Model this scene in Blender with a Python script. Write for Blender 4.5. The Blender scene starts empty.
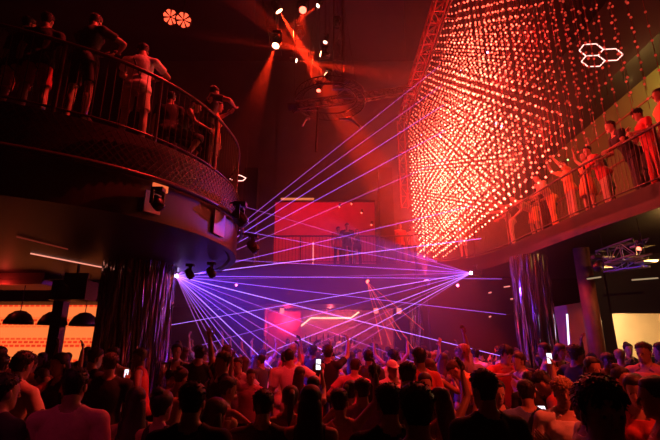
import bpy, bmesh, math, random
import numpy as np
from mathutils import Vector as V, Matrix, noise
random.seed(7)
scene = bpy.context.scene
COL = scene.collection
PI = math.pi

# ------------------------------------------------------------------ camera
CAM_H, PITCH, FPX = 1.95, math.atan(.284), 440.0
cam_d = bpy.data.cameras.new('camera'); cam = bpy.data.objects.new('camera', cam_d); COL.objects.link(cam)
cam_d.sensor_width = 36; cam_d.lens = 24; cam_d.clip_start = .05; cam_d.clip_end = 200
cam.location = (0, 0, CAM_H); cam.rotation_euler = (PI / 2 + PITCH, 0, 0)
scene.camera = cam
CP, SP = math.cos(PITCH), math.sin(PITCH)

def at(px, py, y):
    """the point of the place seen at (px, py) of the photograph that lies y metres ahead"""
    xc, yc = (px - 330) / FPX, (220 - py) / FPX
    fy, fz = CP - yc * SP, SP + yc * CP
    return V((xc / fy * y, y, fz / fy * y + CAM_H))

# ------------------------------------------------------------------ mesh builder
class MB:
    def __init__(s): s.v, s.f, s.m = [], [], []
    def add(s, vs, fs, m=0):
        b = len(s.v); s.v += [tuple(p) for p in vs]
        for f in fs: s.f.append(tuple(i + b for i in f)); s.m.append(m)
        return s
    def box(s, c, size, rot=None, m=0):
        c = V(c); h = V(size) / 2; vs = []
        for z in (-1, 1):
            for y in (-1, 1):
                for x in (-1, 1):
                    p = V((x * h.x, y * h.y, z * h.z))
                    vs.append(c + (rot @ p if rot else p))
        return s.add(vs, [(0, 2, 3, 1), (4, 5, 7, 6), (0, 1, 5, 4), (2, 6, 7, 3), (0, 4, 6, 2), (1, 3, 7, 5)], m)
    def loft(s, rings, m=0, caps=True, closed=False):
        n = len(rings[0]); vs = [p for r in rings for p in r]; fs = []
        k = len(rings)
        for i in range(k if closed else k - 1):
            a, b = i * n, ((i + 1) % k) * n
            for j in range(n): fs.append((a + j, a + (j + 1) % n, b + (j + 1) % n, b + j))
        if caps and not closed:
            fs.append(tuple(reversed(range(n)))); fs.append(tuple((k - 1) * n + j for j in range(n)))
        return s.add(vs, fs, m)
    def tube(s, pts, r, n=6, m=0, closed=False, sq=None):
        pts = [V(p) for p in pts]; k = len(pts); rings = []
        rr = r if isinstance(r, (list, tuple)) else [r] * k
        ref = None
        for i, p in enumerate(pts):
            if closed: t = pts[(i + 1) % k] - pts[i - 1]
            else: t = pts[min(i + 1, k - 1)] - pts[max(i - 1, 0)]
            t.normalize()
            if ref is None:
                up = V((0, 0, 1)) if abs(t.z) < .95 else V((0, 1, 0))
                a = t.cross(up).normalized()
            else:
                a = (ref - t * ref.dot(t)).normalized()
            ref = a; b = a.cross(t)
            rings.append([p + (a * math.cos(2 * PI * (j + .5) / n) + b * math.sin(2 * PI * (j + .5) / n)) * rr[i] for j in range(n)])
        return s.loft(rings, m, closed=closed)
    def ell(s, c, r, rot=None, m=0, nu=12, nv=7):
        c = V(c); rings = []
        for i in range(nv + 1):
            a = -PI / 2 + PI * (.04 + .92 * i / nv); rings.append([])
            for j in range(nu):
                t = 2 * PI * j / nu
                p = V((r[0] * math.cos(a) * math.cos(t), r[1] * math.cos(a) * math.sin(t), r[2] * math.sin(a)))
                rings[-1].append(c + (rot @ p if rot else p))
        return s.loft(rings, m)
    def cap(s, p0, p1, r0, r1, n=12, m=0, flat=1.0, axis=None):
        """round-ended tapered limb"""
        p0, p1 = V(p0), V(p1); d = p1 - p0; L = d.length; d.normalize()
        if axis is None: axis = V((1, 0, 0)) if abs(d.x) < .9 else V((0, 1, 0))
        a = (axis - d * axis.dot(d)).normalized(); b = d.cross(a); rings = []
        prof = [(-r0 * math.cos(t), r0 * math.sin(t)) for t in (.25, .75, 1.2)] + [(0, r0), (L * .5, (r0 + r1) / 2), (L, r1)] + [(L + r1 * math.cos(t), r1 * math.sin(t)) for t in (1.2, .75, .25)]
        for h, r in prof: rings.append([p0 + d * h + a * r * math.cos(2 * PI * j / n) + b * r * flat * math.sin(2 * PI * j / n) for j in range(n)])
        return s.loft(rings, m)
    def lathe(s, c, prof, n=20, m=0, rot=None, caps=True):
        c = V(c); rings = []
        for r, z in prof:
            ring = [V((r * math.cos(2 * PI * j / n), r * math.sin(2 * PI * j / n), z)) for j in range(n)]
            rings.append([c + (rot @ p if rot else p) for p in ring])
        return s.loft(rings, m, caps=caps)
    def mesh(s, name, mats, smooth=False):
        me = bpy.data.meshes.new(name); me.from_pydata(s.v, [], s.f); me.update()
        for m in (mats if isinstance(mats, (list, tuple)) else [mats]): me.materials.append(m)
        me.polygons.foreach_set('material_index', s.m)
        if smooth: me.polygons.foreach_set('use_smooth', [True] * len(me.polygons))
        me.update(); return me
    def build(s, name, mats, parent=None, smooth=False, recalc=True):
        me = s.mesh(name, mats, smooth)
        if recalc:
            bm = bmesh.new(); bm.from_mesh(me); bmesh.ops.recalc_face_normals(bm, faces=bm.faces); bm.to_mesh(me); bm.free()
        return link(name, me, parent)

def link(name, me, parent=None):
    o = bpy.data.objects.new(name, me); COL.objects.link(o)
    if parent: o.parent = parent
    return o

def empty(name, loc=(0, 0, 0), rz=0):
    o = bpy.data.objects.new(name, None); COL.objects.link(o); o.location = loc; o.rotation_euler = (0, 0, rz); o.empty_display_size = .1
    return o

def tag(o, label, cat, group=None, kind=None):
    o['label'] = label; o['category'] = cat
    if group: o['group'] = group
    if kind: o['kind'] = kind
    return o

def struct(o):
    o['kind'] = 'structure'; return o

def copy_tree(o, parent=None):
    c = o.copy(); COL.objects.link(c)
    if parent: c.parent = parent
    for ch in list(o.children): copy_tree(ch, c)
    return c

def rot_to(d, up=V((0, 0, 1))):
    """rotation whose -Z points along d"""
    return V(d).normalized().to_track_quat('-Z', 'Y').to_matrix()

# ------------------------------------------------------------------ materials
def mat(name, col, rough=.6, metal=0, noise_s=0, noise_a=.3, bump=0, spec=.5):
    m = bpy.data.materials.new(name); m.use_nodes = True; nt = m.node_tree; b = nt.nodes['Principled BSDF']
    b.inputs['Base Color'].default_value = (*col, 1); b.inputs['Roughness'].default_value = rough; b.inputs['Metallic'].default_value = metal
    b.inputs['Specular IOR Level'].default_value = spec
    if noise_s:
        tc = nt.nodes.new('ShaderNodeTexCoord'); n = nt.nodes.new('ShaderNodeTexNoise'); n.inputs['Scale'].default_value = noise_s; n.inputs['Detail'].default_value = 4
        nt.links.new(tc.outputs['Object'], n.inputs['Vector'])
        r = nt.nodes.new('ShaderNodeMix'); r.data_type = 'RGBA'
        r.inputs[6].default_value = (*[c * (1 - noise_a) for c in col], 1); r.inputs[7].default_value = (*[min(1, c * (1 + noise_a)) for c in col], 1)
        nt.links.new(n.outputs['Fac'], r.inputs[0]); nt.links.new(r.outputs[2], b.inputs['Base Color'])
        if bump:
            bp = nt.nodes.new('ShaderNodeBump'); bp.inputs['Strength'].default_value = bump; bp.inputs['Distance'].default_value = .01
            nt.links.new(n.outputs['Fac'], bp.inputs['Height']); nt.links.new(bp.outputs['Normal'], b.inputs['Normal'])
    return m

def emit(name, col, strength, sample=True):
    m = bpy.data.materials.new(name); m.use_nodes = True; nt = m.node_tree; nt.nodes.clear()
    e = nt.nodes.new('ShaderNodeEmission'); o = nt.nodes.new('ShaderNodeOutputMaterial')
    e.inputs[0].default_value = (*col, 1); e.inputs[1].default_value = strength
    nt.links.new(e.outputs[0], o.inputs[0])
    if not sample: m.cycles.emission_sampling = 'NONE'
    return m

def beam_mat(name, col, strength):
    """light scattered along a beam: adds to what lies behind it"""
    m = emit(name, col, strength, False); nt = m.node_tree
    e = [n for n in nt.nodes if n.type == 'EMISSION'][0]; o = [n for n in nt.nodes if n.type == 'OUTPUT_MATERIAL'][0]
    t = nt.nodes.new('ShaderNodeBsdfTransparent'); a = nt.nodes.new('ShaderNodeAddShader')
    nt.links.new(e.outputs[0], a.inputs[0]); nt.links.new(t.outputs[0], a.inputs[1]); nt.links.new(a.outputs[0], o.inputs[0])
    return m

M = dict(
    wall=mat('dark_plaster', (.010, .008, .008), .7, 0, 2.5, .35, .2),
    backwall=mat('back_plaster', (.05, .04, .04), .7, 0, 1.5, .35, .2),
    ceiling=mat('black_ceiling', (.012, .011, .012), .8, 0, 3, .3),
    floor=mat('dark_floor', (.03, .026, .026), .35, 0, 4, .4, .1),
    fascia=mat('fascia_board', (.022, .007, .007), .5, 0, 3, .25, .1),
    darkfascia=mat('dark_fascia', (.025, .016, .018), .5, 0, 3, .3, .1),
    soffit=mat('soffit', (.010, .008, .008), .5, 0, 2, .4, .1),
    black=mat('black_metal', (.02, .02, .022), .4, .3, 30, .3),
    rail=mat('rail_metal', (.07, .04, .035), .35, .6, 20, .3),
    steel=mat('steel', (.5, .48, .46), .3, .9, 25, .2),
    foil=mat('foil', (.75, .72, .72), .13, 1, 12, .2),
    olive=mat('olive_plaster', (.10, .17, .05), .7, 0, 1.2, .25, .1),
    beige=mat('beige_wall', (.62, .52, .36), .7, 0, 2, .12),
    pinkwall=mat('pink_wall', (.6, .28, .3), .7, 0, 2, .2),
    wood=mat('red_wood', (.22, .08, .05), .5, 0, 6, .4, .1),
    lilac=mat('violet_lit_board', (.62, .55, .7), .6, 0, 5, .1),  # pale boards, the violet light on them put into the colour
    lens_dark=mat('dark_lens', (.03, .03, .035), .1, 0, 3, .1),
    white=mat('white_plastic', (.7, .7, .7), .4, 0, 9, .1),
)
# ------------------------------------------------------------------ people
SKIN = [mat('skin_light', (.42, .25, .18), .5, 0, 14, .08), mat('skin_tan', (.33, .19, .13), .5, 0, 14, .08), mat('skin_brown', (.18, .10, .065), .5, 0, 14, .08)]
EYE = mat('eye', (.5, .48, .46), .2, 0, 4, .05); LIPS = mat('lips', (.40, .16, .14), .45, 0, 20, .1)
HAIR = dict(black=mat('hair_black', (.012, .010, .010), .55, 0, 60, .5, .5), brown=mat('hair_brown', (.05, .028, .016), .55, 0, 60, .5, .5),
            blond=mat('hair_blond', (.42, .28, .12), .55, 0, 60, .4, .5), grey=mat('hair_grey', (.30, .28, .27), .6, 0, 60, .4, .5))
CLOTH = {k: mat('cloth_' + k, c, .85, 0, 40, .15, .25) for k, c in dict(
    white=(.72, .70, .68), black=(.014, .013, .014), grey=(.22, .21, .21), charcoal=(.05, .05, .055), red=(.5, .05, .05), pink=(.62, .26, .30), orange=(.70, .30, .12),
    navy=(.03, .04, .12), blue=(.10, .16, .45), beige=(.55, .44, .32), olive=(.16, .16, .08), violet=(.30, .14, .50), yellow=(.72, .55, .16)).items()}
SHOE = {k: mat('shoe_' + k, c, .5, 0, 25, .2) for k, c in dict(black=(.02, .02, .02), white=(.65, .65, .63)).items()}

# pose: torso lean (forward), side, arms (outward, forward, up) per segment, legs (out, forward, up)
DOWN = ((.16, .02, -1), (.08, .22, -1))
POSES = dict(
    stand=dict(arms=(DOWN, DOWN)),
    relaxed=dict(lean=3, arms=(((.25, -.1, -1), (.1, .5, -.9)), DOWN), legs=(((.10, .12, -1), (.05, -.1, -1)), ((.06, -.03, -1), (.04, -.06, -1)))),
    wave=dict(lean=2, side=-4, arms=(((.75, .2, .75), (.05, .15, 1)), DOWN), legs=(((.12, .1, -1), (.05, -.1, -1)), ((.08, -.03, -1), (.04, -.06, -1)))),
    both_up=dict(lean=-3, arms=(((.7, .15, .8), (-.05, .2, 1)), ((.75, .25, .7), (.1, .1, 1)))),
    dance=dict(lean=7, side=5, arms=(((.55, .15, -.8), (-.2, .9, .45)), ((.6, -.1, -.75), (-.15, .95, .2))), legs=(((.22, .3, -1), (.02, -.35, -1)), ((.16, -.02, -1), (.05, -.15, -1)))),
    sway=dict(lean=4, side=-7, arms=(((.7, -.1, -.6), (.3, .7, .5)), ((.4, .2, -.9), (-.3, .8, .1))), legs=(((.2, .1, -1), (.05, -.15, -1)), ((.12, .25, -1), (.0, -.3, -1)))),
    drink=dict(lean=2, head=(6, 0), arms=(((.2, .3, -.95), (-.35, .75, .62)), DOWN)),
    phone=dict(lean=2, head=(5, 0), arms=(((.18, .45, -.8), (-.12, .65, .75)), DOWN)),
    phone_up=dict(lean=0, head=(-8, 0), arms=(((.3, .75, .45), (-.05, .35, 1)), DOWN)),
    lean_rail=dict(lean=30, head=(-18, 0), arms=(((.2, .55, -.75), (-.25, .95, .05)), ((.25, .6, -.7), (-.3, .9, .1))), legs=(((.1, -.12, -1), (.03, -.06, -1)), ((.08, .12, -1), (.02, -.2, -1)))),
    point=dict(lean=26, head=(-15, 10), arms=(((.2, .95, .35), (.02, 1, .30)), ((.3, .5, -.8), (-.3, .85, .05))), legs=(((.1, -.15, -1), (.03, -.06, -1)), ((.08, .15, -1), (.02, -.2, -1)))),
    bend=dict(lean=62, head=(-35, 0), arms=(((.15, .55, .85), (.0, .45, 1)), ((.2, .9, -.3), (-.2, .8, .3))), legs=(((.1, .12, -1), (.03, -.2, -1)), ((.1, .0, -1), (.02, -.15, -1)))),
    stoop=dict(lean=38, head=(15, 0), arms=(((.3, .5, -.85), (-.2, .9, .1)), ((.3, .4, -.9), (-.1, .7, -.5))), legs=(((.1, .1, -1), (.03, -.2, -1)), ((.1, .05, -1), (.02, -.15, -1)))),
    clap=dict(lean=6, head=(-8, 0), arms=(((.35, .7, .45), (-.35, .35, .95)), ((.35, .7, .4), (-.35, .3, .95)))),
    mouth=dict(lean=10, head=(5, 0), arms=(((.25, .35, -.9), (-.45, .45, .85)), ((.3, .3, -.9), (-.3, .9, .2)))),
    hug=dict(lean=5, head=(12, 25), arms=(((.45, .75, -.15), (-.75, .55, .15)), ((.4, .8, -.3), (-.8, .4, .1)))),
    arm_over=dict(lean=4, head=(4, 20), arms=(((.95, .15, .12), (.75, .5, -.25)), DOWN)),
    dj=dict(lean=12, head=(12, 0), arms=(((.3, .35, -.9), (.0, 1, -.1)), ((.25, .4, -.85), (-.1, 1, -.05)))),
    crouch=dict(lean=28, head=(-10, 0), arms=(((.3, .7, -.6), (-.2, .9, .2)), ((.3, .7, -.6), (-.2, .9, .2))), legs=(((.25, 1, -.25), (.05, -.55, -1)), ((.2, 1, -.35), (.05, -.5, -1)))),
)
_bodies = {}

def nrm(v): return V(v).normalized()

def body(pose, sex, vox=.013):
    key = (pose, sex)
    if key in _bodies: return _bodies[key]
    P = POSES[pose]; fem = sex == 'f'
    rnd = random.Random(pose + sex)
    lean, side = math.radians(P.get('lean', 0)), math.radians(P.get('side', 0))
    R = Matrix.Rotation(side, 3, 'Y') @ Matrix.Rotation(-lean, 3, 'X')
    r, f, u = R @ V((1, 0, 0)), R @ V((0, 1, 0)), R @ V((0, 0, 1))
    legs = P.get('legs', (((.09, .04, -1), (.04, -.05, -1)), ((.07, .0, -1), (.04, -.04, -1))))
    hipw = .092
    # pelvis height so that the lower ankle stands at .085
    LT, LS = .435, .42
    drop = max(-(nrm(l[0]).z * LT + nrm(l[1]).z * LS) for l in legs)
    pel = V((0, 0, drop + .085 + .03))
    sp = lambda s_: pel + u * s_
    hw, sw = (.168, .168) if fem else (.158, .205)
    w = MB()
    rings = ([(-.09, .115, .085, -.01), (-.02, hw, .122, -.012), (.06, hw * .97, .112, -.004), (.13, .128, .094, 0), (.20, .128, .094, 0), (.30, .145, .108, .005), (.40, .148, .10, 0), (.47, .115, .075, -.01), (.52, .055, .055, -.012)] if fem else
             [(-.09, .125, .09, -.01), (-.02, hw, .12, -.01), (.06, .152, .11, 0), (.14, .148, .108, .003), (.22, .156, .112, .003), (.32, .175, .122, .005), (.41, .172, .112, 0), (.48, .12, .08, -.012), (.53, .062, .062, -.012)])
    rr = []
    for s_, rx, ry, yo in rings:
        c = sp(s_) + f * yo
        rr.append([c + r * rx * math.cos(2 * PI * j / 20) + f * ry * math.sin(2 * PI * j / 20) for j in range(20)])
    w.loft(rr)
    for sgn in (-1, 1):
        w.ell(pel + r * .075 * sgn - f * .055 - u * .045, (.088, .085, .095))
        if fem: w.ell(sp(.335) + r * .068 * sgn + f * .085, (.062, .055, .06))
        else: w.ell(sp(.36) + r * .075 * sgn + f * .075, (.085, .045, .06))
    nb = sp(.50) - f * .012
    hp, hy = P.get('head', (0, 0))
    HR = R @ Matrix.Rotation(math.radians(hy), 3, 'Z') @ Matrix.Rotation(math.radians(-hp), 3, 'X')
    if lean > .2: HR = HR  # the head angles are given relative to the torso
    hc = nb + u * .042 + (HR @ V((0, .012, .125)))
    w.cap(nb - u * .03, hc + HR @ V((0, -.022, -.06)), .062 if not fem else .052, .056 if not fem else .046)
    bones = [('torso', sp(-.09), sp(.50), .125), ('neck', nb + u * .03, hc - (HR @ V((0, .02, .07))), .055), ('head', hc + HR @ V((0, 0, -.03)), hc + HR @ V((0, 0, .03)), .095)]
    hrings = []
    for z, rx, ry, yo in [(-.118, .020, .022, .058), (-.105, .036, .040, .046), (-.08, .052, .064, .024), (-.05, .060, .080, .010), (-.01, .067, .090, .003), (.03, .073, .097, -.002), (.07, .071, .092, -.005), (.098, .054, .070, -.008), (.115, .030, .040, -.010), (.121, .010, .014, -.01)]:
        hrings.append([hc + HR @ V((rx * math.cos(2 * PI * j / 18), yo + ry * math.sin(2 * PI * j / 18), z)) for j in range(18)])
    w.loft(hrings)
    w.ell(hc + HR @ V((0, .083, .018)), (.05, .014, .012), HR)     # brow
    hands = []
    for k, sgn in enumerate((1, -1)):
        ua, fa = P['arms'][k]
        tf = lambda d: nrm(r * d[0] * sgn + f * d[1] + u * d[2])
        raise_ = max(0, nrm(ua).z) * .05
        sh = sp(.445 + raise_) + r * (sw - raise_ * .5) * sgn - f * .01
        el = sh + tf(ua) * (.27 if fem else .29); wr = el + tf(fa) * (.235 if fem else .255)
        a = .85 if fem else 1
        w.cap(sp(.465) + r * .05 * sgn, sh, .060 * a, .062 * a); w.cap(sp(.53) - f * .02 + r * .02 * sgn, sh + r * -.05 * sgn + u * .012, .045 * a, .04 * a)
        w.cap(sh, el, .056 * a, .041 * a); w.cap(el, el + (wr - el) * .35, .042 * a, .042 * a); w.cap(el + (wr - el) * .3, wr, .042 * a, .027 * a)
        d = tf(fa); side_ax = nrm(f - d * f.dot(d)) if abs(f.dot(d)) < .85 else nrm(u - d * u.dot(d))
        w.cap(wr, wr + d * .075, .024 * a, .036 * a, flat=.48, axis=side_ax)
        bones += [('uarm', sh, el, .05), ('farm', el, wr, .035), ('hand', wr + d * .03, wr + d * .1, .03)]
        hands.append((wr, d, side_ax, sgn, a))
    for k, sgn in enumerate((1, -1)):
        th, sn = legs[k]; td = nrm((th[0] * sgn, th[1], th[2])); sd = nrm((sn[0] * sgn, sn[1], sn[2]))
        hip = pel + V((hipw * sgn, 0, -.03)); kn = hip + td * LT; an = kn + sd * LS
        w.cap(hip, kn, .086 if not fem else .088, .054); w.cap(kn, kn + sd * LS * .4, .054, .056); w.cap(kn + sd * LS * .35, an, .056, .036)
        w.ell(kn + sd * LS * .3 - V((0, .02, 0)), (.046, .046, .09))
        out = nrm((.22 * sgn, 1, 0)); heel = an + V((0, 0, -.05)) - out * .03; toe = an + out * .15 + V((0, 0, -.058))
        w.cap(an, heel, .036, .034); w.cap(heel, toe, .036, .026, flat=.9); w.cap(an, toe, .034, .024)
        bones += [('thigh', hip, kn, .075), ('shin', kn, an, .045), ('foot', heel, toe, .033)]
    me = w.mesh('raw', SKIN[0]); o = link('raw', me)
    md = o.modifiers.new('r', 'REMESH'); md.mode = 'VOXEL'; md.voxel_size = vox
    ms = o.modifiers.new('s', 'SMOOTH'); ms.factor = .5; ms.iterations = 2
    dg = bpy.context.evaluated_depsgraph_get(); ev = o.evaluated_get(dg)
    bme = bpy.data.meshes.new_from_object(ev)
    bpy.data.objects.remove(o); bpy.data.meshes.remove(me)
    n = len(bme.vertices); co = np.empty(n * 3); bme.vertices.foreach_get('co', co); co = co.reshape(-1, 3)
    no = np.empty(n * 3); bme.vertices.foreach_get('normal', no); no = no.reshape(-1, 3)
    polys = [tuple(p.vertices) for p in bme.polygons]
    bpy.data.meshes.remove(bme)
    # nearest bone of every vertex
    best = np.full(n, 9.); lab = np.zeros(n, int); tt = np.zeros(n); names = []
    for i, (nm, a, b, rad) in enumerate(bones):
        a_, b_ = np.array(a), np.array(b); ab = b_ - a_; t = np.clip(((co - a_) @ ab) / (ab @ ab), 0, 1)
        q = co - a_ - t[:, None] * ab
        if nm == 'torso':
            x = q @ np.array(r); y = q @ np.array(f); zz = q - np.outer(x, r) - np.outer(y, f)
            d = np.sqrt((x / 1.38) ** 2 + y ** 2 + (zz ** 2).sum(1)) - .105
            t = ((co - a_) @ ab) / (ab @ ab)
        else: d = np.linalg.norm(q, axis=1) - rad
        up = d < best; best[up] = d[up]; lab[up] = i; tt[up] = t[up]; names.append(nm)
    vname = np.array(names)[lab]
    hl = (co - np.array(hc)) @ np.array(HR)      # head-local coordinates
    # the body mesh with face features and fingers
    bm_ = MB(); bm_.add([tuple(p) for p in co], polys)
    for x in (-1, 1):
        bm_.ell(hc + HR @ V((.031 * x, .079, .002)), (.0135, .011, .0085), HR, 1, 8, 5)
        bm_.ell(hc + HR @ V((.031 * x, .0882, .001)), (.0068, .003, .0068), HR, 2, 6, 4)
        bm_.ell(hc + HR @ V((.073 * x, -.008, -.008)), (.010, .020, .032), HR @ Matrix.Rotation(-.3 * x, 3, 'Z'), 0, 8, 5)
    bm_.cap(hc + HR @ V((0, .086, .012)), hc + HR @ V((0, .108, -.030)), .008, .012, 8)
    bm_.ell(hc + HR @ V((0, .098, -.036)), (.017, .010, .008), HR, 0, 8, 5)
    bm_.ell(hc + HR @ V((0, .083, -.064)), (.023, .009, .007), HR, 3, 10, 5)
    hinfo = []
    for wr, d, ax, sgn, a in hands:
        pn = d.cross(ax); base = wr + d * .085
        if pn.dot(V(hc) - base) < 0: pn = -pn
        curl = .35 if pose not in ('drink', 'phone', 'phone_up', 'mouth') else .75
        for q, (off, ln) in enumerate(((-.030, .068), (-.010, .078), (.010, .073), (.029, .058))):
            p = base + ax * off * a; dd = V(d); pts = [p - d * .02, p]
            for seg in (.42, .32, .26):
                dd = nrm(dd + pn * curl * (1 + .15 * q)); p = p + dd * ln * seg * 1.25; pts.append(p)
            bm_.tube(pts, [.009, .0088, .0082, .0075, .005], 6)
        tp = wr + d * .03 + ax * -.028; pts = [tp, tp + nrm(d * .6 - ax * .8) * .035, tp + nrm(d * .8 - ax * .5) * .06 + pn * .012, tp + d * .078 - ax * .036 + pn * .022]
        bm_.tube(pts, [.012, .0105, .0095, .006], 6)
        hinfo.append((wr + d * .09 + pn * .035, d.copy(), pn.copy()))
    bmesh_ = bm_.mesh('person', [SKIN[0], EYE, HAIR['black'], LIPS], True)
    top = float(co[:, 2].max())
    B = dict(mesh=bmesh_, co=co, no=no, polys=polys, name=vname, t=tt, hl=hl, hc=hc, HR=HR, hands=hinfo, u=u, f=f, r=r, sp=sp, pel=pel, top=top, legs=legs, fem=fem, cloth={}, key=key, hipw=hipw)
    _bodies[key] = B
    return B

def shell(B, mask, off, fold, name, seed=0, rim=True, smooth=2):
    """cloth that follows the body where MASK(vertex) holds, OFF outside the skin, its hems turned in"""
    keep = [p for p in B['polys'] if all(mask[i] for i in p)]
    if not keep: return None
    ids = sorted({i for p in keep for i in p}); ix = {v: k for k, v in enumerate(ids)}
    co, no = B['co'][ids], B['no'][ids]
    nz = np.array([noise.noise(V((c[0] * 9 + seed, c[1] * 9, c[2] * 5))) + .5 * noise.noise(V((c[0] * 22, c[1] * 22 + seed, c[2] * 12))) for c in co])
    offs = off if np.isscalar(off) else off[ids]
    pos = co + no * (offs + fold * nz)[:, None]
    faces = [tuple(ix[i] for i in p) for p in keep]
    # light relaxing so that body detail does not print through
    e = np.array([(p[i], p[(i + 1) % len(p)]) for p in faces for i in range(len(p))])
    for _ in range(smooth):
        acc = np.zeros_like(pos); cnt = np.zeros(len(pos))
        np.add.at(acc, e[:, 0], pos[e[:, 1]]); np.add.at(cnt, e[:, 0], 1); np.add.at(acc, e[:, 1], pos[e[:, 0]]); np.add.at(cnt, e[:, 1], 1)
        pos = pos * .5 + acc / cnt[:, None] * .5
    pos[:, 2] = np.maximum(pos[:, 2], .002)
    vs = [tuple(p) for p in pos]; fs = list(faces)
    if rim:
        half = {}
        for p in faces:
            for i in range(len(p)): half[(p[i], p[(i + 1) % len(p)])] = 1
        bd = [(a, b) for (a, b) in half if (b, a) not in half]; inner = {}
        for a, b in bd:
            for q in (a, b):
                if q not in inner:
                    inner[q] = len(vs); pt = co[q] - no[q] * .004; vs.append((pt[0], pt[1], max(.002, pt[2])))
            fs.append((b, a, inner[a], inner[b]))
    me = bpy.data.meshes.new(name); me.from_pydata(vs, [], fs); me.materials.append(CLOTH['black'])
    me.polygons.foreach_set('use_smooth', [True] * len(me.polygons)); me.update()
    return me

def tufted(B, me, n, ln, droop, seed):
    """hair with locks standing off the scalp"""
    rn_ = random.Random(seed); w = MB(); vs = [V(v.co) for v in me.vertices]; ns = [V(v.normal) for v in me.vertices]
    w.add([v[:] for v in vs], [tuple(p.vertices) for p in me.polygons])
    fwd = B['HR'] @ V((0, 1, 0)); dn = B['HR'] @ V((0, 0, -1)); hc = B['hc']; ztop = B['HR'] @ V((0, 0, 1))
    for _ in range(n):
        i = rn_.randrange(len(vs)); p, q = vs[i], ns[i]
        h_ = (p - hc).dot(ztop); front = (p - hc).dot(fwd)
        if h_ < .03 and rn_.random() < .6: continue
        side = V((rn_.uniform(-1, 1), rn_.uniform(-1, 1), rn_.uniform(-1, 1))) * .45
        d0 = (q + side + fwd * (.5 if front > 0 else -.1)).normalized(); L = ln * rn_.uniform(.6, 1.3) * (1 if h_ > .03 else .55)
        d1 = (d0 + dn * droop + side).normalized(); a = d0.cross(V((.3, .5, .8))).normalized(); b = d0.cross(a); r_ = rn_.uniform(.007, .012)
        base = p - q * .008; mid = base + d0 * L * .6; tip = mid + d1 * L * .7
        rg = [[c + (a * math.cos(t) + b * math.sin(t) * .6) * r_ * k for t in (0, 2.1, 4.2)] for c, k in ((base, 1), (mid, .8), (tip, .12))]
        w.loft(rg)
    bpy.data.meshes.remove(me); return w.mesh('hair', HAIR['black'], True)

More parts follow.
